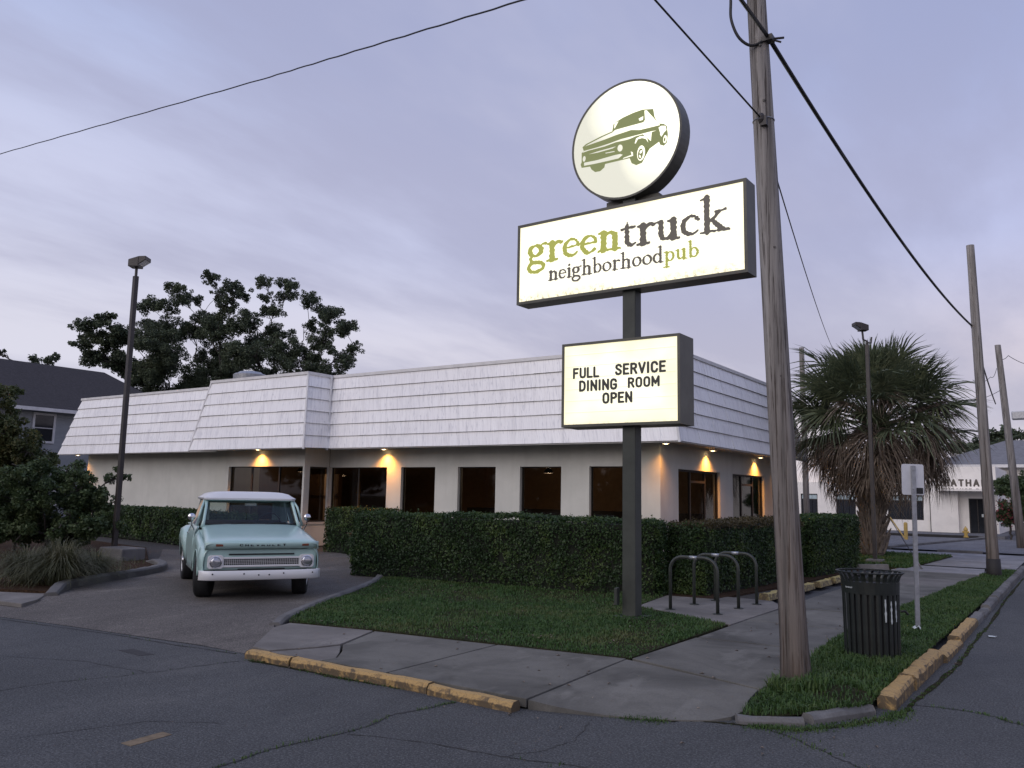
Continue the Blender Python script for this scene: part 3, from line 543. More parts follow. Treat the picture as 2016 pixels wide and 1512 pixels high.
tag(blades('grass', P, 0.06+0.045*np.exp(-(near/0.8)**2)+0.03*vnoise(P[:, 0], P[:, 1], 2, 9), 0.012, 'weeds', 1.25), 'longer grass on the verge round the pole and bin', 'grass')
P = np.concatenate([scatter([(-7.5, 23.9), (-3.9, 23.9), (-3.6, 30.4), (-7.5, 30.4)], 14000, 0.01)])
tag(blades('grass', P, 0.09, 0.025, 'grass', 0.9), 'patch of grass under the palm', 'grass')
Q = []
for C, k in ((crack_lines[0], 260), (crack_lines[3], 150), (crack_lines[2], 90), (gutter[0], 2200), (gutter[1], 800), (crack_lines[1], 15), (crack_lines[4], 15), (gutter[2], 60)):
    i = rng.integers(0, len(C), k); q = C[i]+rng.normal(0, 0.014 if C is not gutter[0] else 0.03, (k, 2)); keep = vnoise(q[:, 0], q[:, 1], 3.5, 4) > -0.25; Q.append(q[keep])
Q = np.concatenate(Q); cn = Q[(Q[:, 0] > -3.2) & (Q[:, 1] < 8)]; Q = np.concatenate([Q, cn+rng.normal(0, 0.05, cn.shape), cn+rng.normal(0, 0.05, cn.shape)])
tag(blades('weeds', np.column_stack([Q, np.full(len(Q), ZR)]), 0.026, 0.008, 'weeds', 1.0), 'weeds growing in the gutter and road cracks', 'weeds')
# taller clumps at the pole foot
a = rng.uniform(0, 6.28, 1500); r_ = rng.uniform(0.13, 0.34, 1500); P = np.column_stack([-2.36+r_*np.cos(a), 8.25+r_*np.sin(a)*1.3-0.1, np.full(1500, 0.01)])
P = P[inpoly(P[:, :2], verge_poly)]; P[:, 2] = verge_z(P[:, 0], P[:, 1])
tag(blades('weeds', P, 0.12, 0.014, 'weeds', 1.1), 'tall weeds round the foot of the wooden pole', 'weeds')
# fallen leaves on lawn, pavement and gutter
n_ = 420; Pl = np.concatenate([scatter(lawn_poly, 420, .03), scatter([(-7.5, 6.1), (-2.6, 6.3), (-2.6, 16), (-4, 16), (-4, 8.2), (-7.5, 7.6)], 160, .006), scatter([(-7.5, 5.6), (-1.2, 5.8), (-1.2, 16), (-1.4, 16), (-1.5, 8), (-3, 6.0), (-7.5, 6.0)], 260, ZR+.008)])
n_ = len(Pl); a_ = rng.uniform(0, 6.28, n_); sz_ = rng.uniform(.012, .03, n_); d_ = np.stack([np.cos(a_), np.sin(a_)], 1)*sz_[:, None]; e_ = np.stack([-np.sin(a_), np.cos(a_)], 1)*(sz_*.45)[:, None]; V_ = np.zeros((n_, 4, 3)); V_[:, 0, :2] = Pl[:, :2]-d_; V_[:, 1, :2] = Pl[:, :2]+e_; V_[:, 2, :2] = Pl[:, :2]+d_; V_[:, 3, :2] = Pl[:, :2]-e_; V_[:, :, 2] = Pl[:, 2:3]; V_[:, 1, 2] += sz_*.5; V_[:, 3, 2] += sz_*.4
i_ = np.arange(n_)*4; tag(np_mesh('fallen_leaves', V_, np.concatenate([np.stack([i_, i_+1, i_+2], 1), np.stack([i_, i_+2, i_+3], 1)]), M['palm_brown']), 'small dry fallen leaves scattered over lawn and pavement', 'leaves', kind='stuff')
# litter
for (x, y, lab) in ((-1.97, 12.35, 'crumpled white paper beside the sign post'), (-1.18, 13.2, 'flattened pale wrapper in the gutter')):
    b = MB(); n = 5; b.grid([[(x+i*.022+random.uniform(-.01, .01), y+j*.028+random.uniform(-.01, .01), (0.03 if x < -1.5 else ZR+0.01)+random.uniform(0, .05)*(x < -1.5)+0.004) for j in range(n)] for i in range(n)])
    tag(b.build('litter', M['chip_white'], solid=0.002), lab, 'litter')
# ================================================================== RESTAURANT
BO = (-21.4, 23.5, 0.0)
bld = empty('restaurant', BO); tag(bld, 'low white stucco restaurant with shingled metal mansard roof', 'building')
def bpart(b, name, mat, parent=None, **k): return b.build(name, M[mat], parent or bld, off=BO, **k)
XW, YW, YB, XB0, XB1, XL, YE = -8.5, 18.9, 17.87, -23.85, -19.97, -34.3, 28.1
WT, WB, SO = 2.46, 0.74, 3.05
TH = 0.22
wins = [(-16.9, -15.58), (-14.74, -13.42), (-12.61, -11.31), (-10.47, -9.18)]
big = (-19.93, -17.47)
b = MB()
def wall_x(b, x0, x1, y, holes, sill=WB):         # wall along X with its outer face at y, holes between x pairs
    b.box((x0, y, WT), (x1, y+TH, 3.3)); b.box((x0, y, 0), (x1, y+TH, sill)); e = x0
    for h0, h1 in sorted(holes)+[(x1, x1)]:
        if h0 > e: b.box((e, y, sill), (h0, y+TH, WT))
        e = h1
wall_x(b, XB1+0.02, XW, YW, [big]+wins)
wall_x(b, XL, XB0, YW, [])
wall_x(b, XB0, XB1, YB, [(XB0+0.18, XB1-0.08)], WB)
b.box((XB0, YB+TH, 0), (XB0+TH, YW+TH, 3.3))                       # bump return, left
b.box((XB1-TH, YB+TH, WT), (XB1, YW, 3.3)); b.box((XB1-TH, YB+TH, 0), (XB1, YW, WB))
def wall_y(b, x, y0, y1, holes, sill):
    b.box((x-TH, y0, WT-0.03), (x, y1, 3.3)); b.box((x-TH, y0, 0), (x, y1, sill)); e = y0
    for h0, h1 in sorted(holes)+[(y1, y1)]:
        if h0 > e: b.box((x-TH, e, sill), (x, h0, WT-0.03))
        e = h1
rwins = [(20.0, 22.95), (24.0, 26.93)]
wall_y(b, XW, YW+TH, YE, rwins, 0.35)
b.box((XL, YE-TH, 0), (XW-TH, YE, 3.3)); b.box((XL, YW+TH, 0), (XL+TH, YE-TH, 3.3))
bpart(b, 'wall', 'stucco')
# windows: frame, pane
def win_x(x0, x1, y, z0, z1, mull=(), fw=0.028):
    f = MB(); yd = y+0.10; f.box((x0, yd, z0), (x0+fw, yd+.06, z1)); f.box((x1-fw, yd, z0), (x1, yd+.06, z1)); f.box((x0+fw, yd, z1-fw), (x1-fw, yd+.06, z1)); f.box((x0+fw, yd, z0), (x1-fw, yd+.06, z0+fw))
    for m in mull: f.box((m-.03, yd, z0+fw), (m+.03, yd+.06, z1-fw))
    o = bpart(f, 'window', 'window_frame'); e = x0+fw
    for m in list(mull)+[x1-fw+.03]:
        bpart(MB().add([(e, yd+.02, z0+fw), (m-.03, yd+.02, z0+fw), (m-.03, yd+.02, z1-fw), (e, yd+.02, z1-fw)], [(0, 1, 2, 3)]), 'pane', 'tinted_glass', o); e = m+.03
    return o
for w_ in wins: win_x(*w_, YW, WB, WT)
win_x(*big, YW, WB, WT, (-18.75,)); win_x(XB0+0.18, XB1-0.08, YB, WB, WT, (-22.6, -21.25))
f = MB(); f.box((XB1-.16, YB+TH, WB), (XB1-.10, YW, WB+.05)); f.box((XB1-.16, YB+TH, WT-.05), (XB1-.10, YW, WT)); o = bpart(f, 'window', 'window_frame')
bpart(MB().box((XB1-.14, YB+TH, WB+.05), (XB1-.13, YW-.06, WT-.05)), 'pane', 'tinted_glass', o)
bpart(MB().box((XB1-.03, YW-.07, WB-.02), (XB1+.05, YW-.003, WT)), 'window_post', 'frame_white')
bpart(MB().box((XB0+.1, YB-.05, WB-.07), (XB1+.05, YB-.003, WB)).box((XB1+.003, YB-.05, WB-.07), (XB1+.05, YW-.08, WB)), 'window_sill', 'frame_white')
for i, (y0, y1) in enumerate(rwins):
    z0, z1 = 0.35, WT-0.03; x = XW-0.13; f = MB(); f.box((x, y0, z0), (x+.06, y0+.05, z1)); f.box((x, y1-.05, z0), (x+.06, y1, z1)); f.box((x, y0+.05, z1-.05), (x+.06, y1-.05, z1)); f.box((x, y0+.05, z0), (x+.06, y1-.05, z0+.05))
    ms = (y0+0.95, y0+2.0)
    for m in ms: f.box((x, m-.03, z0+.05), (x+.06, m+.03, z1-.05))
    f.box((x, ms[0]+.03, 2.1), (x+.06, ms[1]-.03, 2.16)); o = bpart(f, 'window', 'window_frame'); e = y0+.05
    for m in list(ms)+[y1-.02]: bpart(MB().add([(x+.03, e, z0+.05), (x+.03, m-.03, z0+.05), (x+.03, m-.03, z1-.05), (x+.03, e, z1-.05)], [(0, 1, 2, 3)]), 'pane', 'tinted_glass', o); e = m+.03
# interior seen dimly through the tinted glass
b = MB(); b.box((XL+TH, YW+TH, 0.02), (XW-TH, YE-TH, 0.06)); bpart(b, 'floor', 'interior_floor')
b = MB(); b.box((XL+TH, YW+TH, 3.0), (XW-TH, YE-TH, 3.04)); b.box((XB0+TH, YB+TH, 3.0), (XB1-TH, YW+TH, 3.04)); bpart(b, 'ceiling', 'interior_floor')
bpart(MB().box((-30, 23.4, 0.06), (-8.9, 23.5, 3.0)), 'partition', 'interior_wall')
bpart(MB().box((-24.2, YW+TH, .06), (-24.1, 23.4, 3.0)).box((-12.0, 23.5, .06), (-11.9, YE-TH, 3.0)), 'partition', 'interior_wall')
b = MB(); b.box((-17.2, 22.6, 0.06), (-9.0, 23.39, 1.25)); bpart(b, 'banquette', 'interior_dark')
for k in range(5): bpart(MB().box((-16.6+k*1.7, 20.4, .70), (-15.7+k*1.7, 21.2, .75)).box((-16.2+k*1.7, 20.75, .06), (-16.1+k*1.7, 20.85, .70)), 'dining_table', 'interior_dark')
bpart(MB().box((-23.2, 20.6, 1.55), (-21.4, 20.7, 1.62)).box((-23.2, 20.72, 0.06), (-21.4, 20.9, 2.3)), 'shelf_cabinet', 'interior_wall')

# ---- mansard: courses of metal shake panels over a dark deck
roof = bpart(MB().box((XL+.4, YW+.5, 3.31), (XW-.5, YE-.5, 4.95)).box((XB0-.2, YB+.5, 3.32), (XB1+.2, YW+.5, 4.95)), 'mansard_roof', 'roof_dark')
SLOPE_IN, ZE, ZT = 0.47, 3.0, 5.27
NC = 6
def course_panels(p_eave0, p_eave1, p_top0, p_top1, nrm, npan, joint=0.0012):
    """panels between the eave line and the ridge line; nrm points out of the roof"""
    e0, e1, t0, t1 = (np.array(p, float) for p in (p_eave0, p_eave1, p_top0, p_top1)); nrm = np.array(nrm, float)
    for c in range(NC):
        a, bb = c/NC, (c+1)/NC
        L0, L1 = e0+(t0-e0)*a, e1+(t1-e1)*a; U0, U1 = e0+(t0-e0)*bb, e1+(t1-e1)*bb
        ln = np.linalg.norm(L1-L0); cuts = [k/npan for k in range(npan+1)]
        cuts = [q if q in (0, 1) else q+random.uniform(-.004, .004) for q in cuts]
        for q0, q1 in zip(cuts[:-1], cuts[1:]):
            g = joint/ln; q0_, q1_ = q0+g, q1-g; ou = 0.048+random.uniform(-.003, .004); ot = 0.012; gq = 0.013
            dz = np.array([0, 0, random.uniform(-.003, .003)])
            A, B = L0+(L1-L0)*q0_+dz, L0+(L1-L0)*q1_+dz+np.array([0, 0, random.uniform(-.003, .003)]); Cc, D = U0+(U1-U0)*q1_, U0+(U1-U0)*q0_
            pts = [A+nrm*(ou-gq), B+nrm*(ou-gq), B+nrm*ou, A+nrm*ou, D, Cc, Cc+nrm*ot, D+nrm*ot]
            bpart(MB().hexa([pts[0], pts[1], pts[2], pts[3], pts[4], pts[5], pts[6], pts[7]]), 'shake_panel', 'metal_shake', roof)
hyp = math.hypot(SLOPE_IN, ZT-ZE); ny, nz = -(ZT-ZE)/hyp, SLOPE_IN/hyp
EY, TY = 18.06, 18.06+SLOPE_IN; EBY, TBY = 17.03, 17.03+SLOPE_IN; EX, TX = -7.66, -7.66-SLOPE_IN
VX = -19.13                                                        # eave line of the bump's right return
BL = -24.65
course_panels((VX, EY, ZE), (EX, EY, ZE), (VX-SLOPE_IN, TY, ZT), (TX, TY, ZT), (0, ny, nz), 9)
course_panels((BL, EBY, ZE-.03), (VX, EBY, ZE-.03), (BL+.30, TBY, ZT), (VX-SLOPE_IN, TBY, ZT), (0, ny, nz), 4)
course_panels((VX, EBY, ZE-.03), (VX, EY, ZE), (VX-SLOPE_IN, TBY, ZT), (VX-SLOPE_IN, TY, ZT), (-ny, 0, nz), 1)
course_panels((BL, EY, ZE-.03), (BL, EBY, ZE-.03), (BL+.30, TY, ZT), (BL+.30, TBY, ZT), (ny, 0, nz), 1)
course_panels((-35.1, EY, ZE), (BL, EY, ZE), (-34.45, TY, ZT), (BL+.3, TY, ZT), (0, ny, nz), 8)
course_panels((EX, EY, ZE), (EX, 28.9, ZE), (TX, TY, ZT), (TX, 28.43, ZT), (-ny, 0, nz), 9, 0.011)
ul = MB(); q_ = 0.02
for (a_, b_, c_, d_) in (((-35.0, EY+q_, ZE), (BL, EY+q_, ZE), (BL+.3, TY+q_, ZT+.04), (-34.4, TY+q_, ZT+.04)), ((VX, EY+q_, ZE), (EX-.02, EY+q_, ZE), (TX-.02, TY+q_, ZT+.04), (VX-SLOPE_IN, TY+q_, ZT+.04)), ((BL+.02, EBY+q_, ZE), (VX-.02, EBY+q_, ZE), (VX-SLOPE_IN-.02, TBY+q_, ZT+.04), (BL+.32, TBY+q_, ZT+.04)), ((VX-q_, EBY+.02, ZE), (VX-q_, EY, ZE), (VX-SLOPE_IN-q_, TY, ZT+.04), (VX-SLOPE_IN-q_, TBY+.02, ZT+.04)), ((EX-q_, EY+.02, ZE), (EX-q_, 28.88, ZE), (TX-q_, 28.4, ZT+.04), (TX-q_, TY+.02, ZT+.04))):
    ul.add([a_, b_, c_, d_], [(0, 1, 2, 3)])
bpart(ul, 'gap_liner', 'tar', roof)  # dark sheet added behind the panels to block sky and darken course gaps
# ridge cap, hip cover strips, valley gutter, soffit
cap = MB()
def cap_run(p0, p1, out):
    p0, p1, o_ = np.array(p0), np.array(p1), np.array(out, float)*0.05
    a, b_ = p0+o_, p1+o_; i0, i1 = p0-np.array(out)*0.25, p1-np.array(out)*0.25
    cap.hexa([i0, i1, b_, a, i0+[0, 0, .09], i1+[0, 0, .09], b_+[0, 0, .09], a+[0, 0, .09]])
cap_run((VX-SLOPE_IN+.06, TY, ZT), (TX+.05, TY, ZT), (0, -1, 0)); cap_run((BL+.25, TBY, ZT+.002), (VX-SLOPE_IN+.05, TBY, ZT+.002), (0, -1, 0)); cap_run((VX-SLOPE_IN, TBY+.25, ZT+.003), (VX-SLOPE_IN, TY+.2, ZT+.003), (1, 0, 0))
cap_run((BL+.30, TBY+.25, ZT+.003), (BL+.30, TY+.2, ZT+.003), (-1, 0, 0)); cap_run((-34.5, TY, ZT+.001), (BL+.24, TY, ZT+.001), (0, -1, 0)); cap_run((TX, TY+.25, ZT-.001), (TX, 28.4, ZT-.001), (1, 0, 0))
bpart(cap, 'ridge_cap', 'trim_white', roof)
hips = []
for (e, t_) in (((EX+.04, EY-.04, ZE-.03), (TX+.03, TY-.03, ZT)), ((VX+.04, EBY-.04, ZE-.07), (VX-SLOPE_IN+.03, TBY-.03, ZT)), ((BL-.03, EBY-.04, ZE-.06), (BL+.28, TBY-.03, ZT))):
    bpart(MB().tube([e, t_], 0.035, 6), 'hip_cover', 'trim_white', roof)
bpart(MB().tube([(VX-.01, EY-.09, ZE-.05), (VX-SLOPE_IN+.03, TY-.09, ZT+.05)], 0.045, 8), 'downspout', 'trim_white', roof)
s = MB(); s.box((-35.0, EY+.02, SO), (BL+.02, YW-.003, SO+.03)); s.box((VX-.02, EY+.02, SO), (EX-.02, YW-.003, SO+.03)); s.box((BL+.02, EBY+.02, SO), (VX-.03, YB-.003, SO+.03)); s.box((BL+.02, YB, SO+.001), (XB0-.003, YW-.003, SO+.029)); s.box((XB1+.003, YB, SO+.001), (VX-.02, YW-.003, SO+.029)); s.box((XW+.003, YW, SO+.001), (EX-.02, 28.85, SO+.031))
bpart(s, 'soffit', 'soffit', roof)
fs = MB(); fs.box((VX+.03, EY+.0, ZE-.02), (EX, EY+.018, SO)); fs.box((-35.1, EY, ZE-.02), (BL, EY+.018, SO)); fs.box((BL, EBY, ZE-.05), (VX, EBY+.018, SO)); fs.box((EX-.018, EY+.02, ZE-.02), (EX, 28.9, SO))
bpart(fs, 'eave_trim', 'trim_white', roof)
# rooftop fan housing
vent = empty('rooftop_fan', (-26.6, 20.8, 5.0)); tag(vent, 'low round galvanized fan housing behind the mansard ridge', 'roof vent')
MB().lathe([(.55, 0), (.55, .9), (.62, .92), (.64, 1.12), (.58, 1.16)], n=28).build('housing', M['galvanized'], vent, smooth=False)
MB().lathe([(.50, 1.162), (.42, 1.24), (.10, 1.28)], n=24).build('cap', M['worn_metal'], vent)

# recessed soffit lamps: a can with a lit bulb and its own warm light
def soffit_lamp(x, y, z, label, energy=190):
    e = empty('soffit_lamp', (x, y, z)); tag(e, label, 'lamp', 'warm lamps under the eave')
    MB().lathe([(.085, -.035), (.10, -.035), (.10, .03), (.085, .03)], n=16, closed=True).build('trim_ring', M['trim_white'], e)
    MB().lathe([(.02, -.045), (.062, -.030), (.070, .0), (.05, .02)], n=14).build('bulb', M['bulb_glow'], e, smooth=True)
    l = bpy.data.lights.new('soffit_light', 'SPOT'); l.energy = energy; l.color = (1.0, 0.39, 0.065); l.spot_size = R(128); l.spot_blend = 1.0; l.shadow_soft_size = 0.05
    o = bpy.data.objects.new('soffit_light', l); COL.objects.link(o); o.parent = e; o.location = (0, 0, -.06)
soffit_lamp(-17.45, 18.70, SO-.03, 'glowing lamp under the eave beside the first narrow window')
soffit_lamp(-8.26, 18.70, SO-.03, 'glowing lamp under the eave right at the building corner', 70)
soffit_lamp(-8.30, 21.9, SO-.03, 'glowing lamp above the first wide side window')
soffit_lamp(-8.30, 26.0, SO-.03, 'glowing lamp above the far side window')
soffit_lamp(-8.30, 28.3, SO-.03, 'glowing lamp at the far end of the side eave', 60)
soffit_lamp(-22.0, 17.67, SO-.03, 'lamp under the projecting bay above the dark doors')
soffit_lamp(-34.4, 18.5, SO-.03, 'small bright lamp at the far wing end behind the shrub', 60)
# table lamp by the window
tl = empty('table_lamp', (-17.75, 19.75, 0.72)); tag(tl, 'small lit table lamp with warm shade inside the wide window', 'lamp')
MB().lathe([(.10, 0), (.10, .02), (.025, .05), (.035, .22), (.012, .30)], n=14).build('base', M['interior_dark'], tl)
MB().lathe([(.15, .30), (.08, .52)], n=18).build('shade', M['shade_glow'], tl)
l = bpy.data.lights.new('lamp_light', 'POINT'); l.energy = 9; l.color = (1, .55, .2); l.shadow_soft_size = .1; o = bpy.data.objects.new('lamp_light', l); COL.objects.link(o); o.parent = tl; o.location = (0, 0, .75)
st = empty('side_table', (-17.75, 19.75, 0.06)); tag(st, 'dark round side table under the lit table lamp', 'table')
MB().lathe([(.22, .63), (.22, .66)], n=20).build('top', M['interior_dark'], st); MB().lathe([(.15, 0), (.15, .02), (.03, .03), (.03, .63)], n=12).build('leg', M['interior_dark'], st)
# dim pendants, none seen, added to light the rooms behind the glass
for i, (x, y) in enumerate(((-13.0, 21.0), (-22.3, 19.8), (-10.6, 22.0))):
    pl = empty('added_pendant', (x, y, 2.35)); tag(pl, ('unseen pendant lamp added over the dining tables', 'unseen pendant lamp added inside the projecting bay', 'unseen pendant lamp added near the side windows')[i], 'lamp', 'unseen lamps added indoors')
    MB().lathe([(.16, 0), (.05, .16), (.012, .18), (.012, .65)], n=14).build('shade', M['interior_dark'], pl)
    l = bpy.data.lights.new('added_fill_light', 'POINT'); l.energy = (26, 12, 4)[i]; l.color = (1, .78, .55); l.shadow_soft_size = .06; o = bpy.data.objects.new('added_fill_light', l); COL.objects.link(o); o.parent = pl; o.location = (0, 0, -.08)
# ================================================================== LETTER SHAPES: strokes of varying width, outlined on a fine grid
def arc(cx, cy, rx, ry, a0, a1, r0, r1=None, n=14):
    r1 = r0 if r1 is None else r1
    return [(cx+rx*math.cos(R(a0+(a1-a0)*i/n)), cy+ry*math.sin(R(a0+(a1-a0)*i/n)), r0+(r1-r0)*i/n) for i in range(n+1)]
def ring(cx, cy, rx, ry, thick, thin, tilt=0):
    o = []
    for i in range(25):
        a = R(i*15); w = thin+(thick-thin)*abs(math.cos(a-R(tilt))); o.append((cx+rx*math.cos(a), cy+ry*math.sin(a), w))
    return o
S, Tn = 0.126, 0.05        # stem and hairline half-widths
def stem(x, y0, y1, r=S): return [(x, y0, r*1.05), (x+.012, (y0+y1)/2, r*.92), (x, y1, r*1.05)]
def foot(x0, x1, y=0.035): return [(x0, y, .055), ((x0+x1)/2, y+.03, .065), (x1, y, .055)]
SERIF = {
 'g': (0.98, [ring(.42, .66, .27, .27, S*.95, .06), [(.60, .86, .05), (.76, .96, .05), (.90, .95, .075)], [(.30, .40, .055), (.17, .28, .07), (.22, .14, .075), (.42, .07, .08)], ring(.44, -.20, .36, .24, .085, .085), [(.42, .07, .08), (.68, .03, .09), (.80, -.14, .09)]]),
 'r': (0.80, [stem(.27, .04, .92), foot(.04, .52), [(.06, .90, .045), (.27, .95, .07)], [(.29, .66, .05), (.42, .86, .065), (.58, .92, .085), (.70, .86, .095)]]),
 'e': (0.84, [arc(.43, .49, .31, .42, 8, 318, .06, .065), arc(.43, .49, .32, .42, 120, 250, .09, .10), [(.16, .52, .05), (.72, .56, .05)], [(.72, .56, .055), (.70, .68, .07)]]),
 'n': (1.02, [stem(.25, .04, .92), foot(.04, .46), [(.05, .90, .045), (.25, .95, .07)], [(.27, .66, .05), (.42, .84, .065), (.60, .88, .09), (.73, .72, .10)], stem(.74, .04, .72), foot(.55, .97)]),
 't': (0.72, [[(.30, 1.20, .035), (.28, 1.0, .085), (.29, .25, .10), (.36, .09, .09), (.50, .06, .065), (.64, .15, .045)], [(.05, .90, .055), (.60, .93, .06)]]),
 'u': (1.04, [[(.05, .90, .045), (.22, .92, .07)], [(.24, .92, .10), (.24, .30, .105), (.32, .12, .09), (.48, .08, .07), (.68, .26, .05)], [(.52, .90, .045), (.72, .92, .07)], stem(.73, .06, .92), [(.73, .06, .08), (.95, .03, .05)]]),
 'c': (0.80, [arc(.43, .49, .31, .42, 52, 318, .06, .05), arc(.43, .49, .32, .42, 115, 250, .095, .10), [(.62, .80, .09), (.68, .72, .07)]]),
 'k': (1.08, [[(.26, 1.62, .12), (.25, .9, .10), (.26, .04, .11)], [(.04, 1.56, .045), (.26, 1.60, .07)], foot(.03, .52), [(.30, .46, .05), (.55, .70, .055), (.72, .90, .06)], [(.58, .92, .05), (.94, .95, .055)], [(.44, .56, .075), (.64, .30, .10), (.84, .07, .10)], foot(.68, 1.06)]),
 'i': (0.50, [stem(.25, .04, .92), foot(.04, .46), [(.05, .90, .045), (.25, .95, .07)], [(.25, 1.26, .105), (.27, 1.29, .105)]]),
 'h': (1.02, [[(.25, 1.55, .10), (.25, .8, .095), (.25, .04, .105)], foot(.04, .46), [(.05, 1.50, .045), (.25, 1.53, .07)], [(.27, .64, .05), (.42, .84, .065), (.60, .88, .09), (.73, .72, .10)], stem(.74, .04, .72), foot(.55, .97)]),
 'b': (0.94, [[(.24, 1.55, .10), (.24, .8, .095), (.25, .10, .10)], [(.04, 1.50, .045), (.24, 1.53, .07)], ring(.52, .48, .29, .41, .10, .055)]),
 'o': (0.92, [ring(.46, .48, .33, .42, .105, .05, 15)]),
 'd': (0.98, [ring(.42, .48, .29, .41, .10, .055), [(.70, 1.55, .10), (.70, .8, .095), (.70, .06, .10)], [(.50, 1.50, .045), (.70, 1.53, .07)], [(.70, .06, .08), (.92, .04, .05)]]),
 'p': (0.98, [[(.25, .92, .10), (.25, .2, .095), (.25, -.50, .105)], foot(.03, .48, -.50), [(.05, .90, .045), (.25, .94, .07)], ring(.54, .48, .29, .41, .10, .055)]),
}
B = 0.105
def ln(*p, r=B): return [(x, y, r) for x, y in p]
CAPS = {
 'F': (.56, [ln((.09, .07), (.09, .93)), ln((.09, .92), (.48, .92)), ln((.09, .52), (.42, .52))]), 'U': (.62, [ln((.09, .93), (.09, .26), (.16, .12), (.31, .08), (.46, .12), (.53, .26), (.53, .93))]),
 'L': (.54, [ln((.09, .93), (.09, .08), (.48, .08))]), 'S': (.60, [ln((.52, .76), (.44, .89), (.29, .93), (.13, .86), (.10, .70), (.20, .57), (.40, .46), (.51, .33), (.48, .16), (.30, .07), (.13, .12), (.08, .26))]),
 'E': (.56, [ln((.09, .07), (.09, .93)), ln((.09, .92), (.48, .92)), ln((.09, .52), (.42, .52)), ln((.09, .08), (.48, .08))]), 'R': (.62, [ln((.09, .07), (.09, .93)), ln((.09, .92), (.34, .92), (.50, .83), (.50, .60), (.34, .50), (.09, .50)), ln((.32, .50), (.53, .07))]),
 'V': (.62, [ln((.07, .93), (.31, .08), (.55, .93))]), 'I': (.26, [ln((.12, .07), (.12, .93))]), 'C': (.62, [ln((.53, .72), (.46, .88), (.31, .93), (.16, .88), (.09, .72), (.09, .28), (.16, .12), (.31, .07), (.46, .12), (.53, .28))]),
 'D': (.62, [ln((.09, .07), (.09, .93)), ln((.09, .92), (.32, .92), (.47, .82), (.53, .64), (.53, .36), (.47, .18), (.32, .08), (.09, .08))]), 'N': (.64, [ln((.09, .07), (.09, .93)), ln((.09, .92), (.54, .08)), ln((.54, .07), (.54, .93))]),
 'G': (.64, [ln((.53, .74), (.46, .88), (.31, .93), (.16, .88), (.09, .72), (.09, .28), (.16, .12), (.31, .07), (.47, .12), (.54, .26), (.54, .46), (.34, .46))]), 'O': (.64, [ln((.31, .93), (.16, .88), (.09, .72), (.09, .28), (.16, .12), (.31, .07), (.46, .12), (.53, .28), (.53, .72), (.46, .88), (.31, .93))]),
 'M': (.76, [ln((.09, .07), (.09, .93)), ln((.09, .92), (.37, .30), (.65, .92)), ln((.65, .07), (.65, .93))]), 'P': (.58, [ln((.09, .07), (.09, .93)), ln((.09, .92), (.34, .92), (.50, .83), (.50, .58), (.34, .48), (.09, .48))]),
 'H': (.64, [ln((.09, .07), (.09, .93)), ln((.54, .07), (.54, .93)), ln((.09, .50), (.54, .50))]), 'A': (.66, [ln((.07, .07), (.32, .93), (.57, .07)), ln((.17, .33), (.47, .33))]), 'T': (.58, [ln((.29, .07), (.29, .92)), ln((.06, .92), (.52, .92))]),
}
def glyph(strokes, cell=0.022, rough=0.0, seed=0, fat=0.0):
    strokes = [[(p[0], p[1], p[2]+fat) for p in s_] for s_ in strokes]; pts = [p for s_ in strokes for p in s_]; x0 = min(p[0]-p[2] for p in pts)-.05; x1 = max(p[0]+p[2] for p in pts)+.05; y0 = min(p[1]-p[2] for p in pts)-.05; y1 = max(p[1]+p[2] for p in pts)+.05
    X, Y = np.meshgrid(np.arange(x0, x1+cell, cell), np.arange(y0, y1+cell, cell)); D = np.full(X.shape, 9.0)
    for s_ in strokes:
        for (ax, ay, ar), (bx, by, br) in zip(s_[:-1], s_[1:]):
            dx, dy = bx-ax, by-ay; t_ = np.clip(((X-ax)*dx+(Y-ay)*dy)/(dx*dx+dy*dy+1e-9), 0, 1); D = np.minimum(D, np.hypot(X-ax-t_*dx, Y-ay-t_*dy)-(ar+(br-ar)*t_))
    if rough: D = D + rough*(np.sin(X*17+seed)+np.sin(Y*23+seed*2.1+X*5)+np.sin((X-Y)*31+seed))/3
    V, Fc = [], []; ny_, nx_ = D.shape; ins = D < 0
    for j in range(ny_-1):
        i = 0
        while i < nx_-1:
            k = (ins[j, i], ins[j, i+1], ins[j+1, i+1], ins[j+1, i])
            if all(k):
                i2 = i
                while i2 < nx_-1 and ins[j, i2] and ins[j, i2+1] and ins[j+1, i2+1] and ins[j+1, i2]: i2 += 1
                o = len(V); V += [(X[j, i], Y[j, i]), (X[j, i2], Y[j, i2]), (X[j+1, i2], Y[j+1, i2]), (X[j+1, i], Y[j+1, i])]; Fc.append((o, o+1, o+2, o+3)); i = i2; continue
            if any(k):
                cs = [(j, i), (j, i+1), (j+1, i+1), (j+1, i)]; poly = []
                for a in range(4):
                    c0, c1 = cs[a], cs[(a+1) % 4]
                    if ins[c0]: poly.append((X[c0], Y[c0]))
                    if ins[c0] != ins[c1]:
                        u = D[c0]/(D[c0]-D[c1]); poly.append((X[c0]+(X[c1]-X[c0])*u, Y[c0]+(Y[c1]-Y[c0])*u))
                if len(poly) >= 3: o = len(V); V += poly; Fc.append(tuple(range(o, o+len(poly))))
            i += 1
    return V, Fc
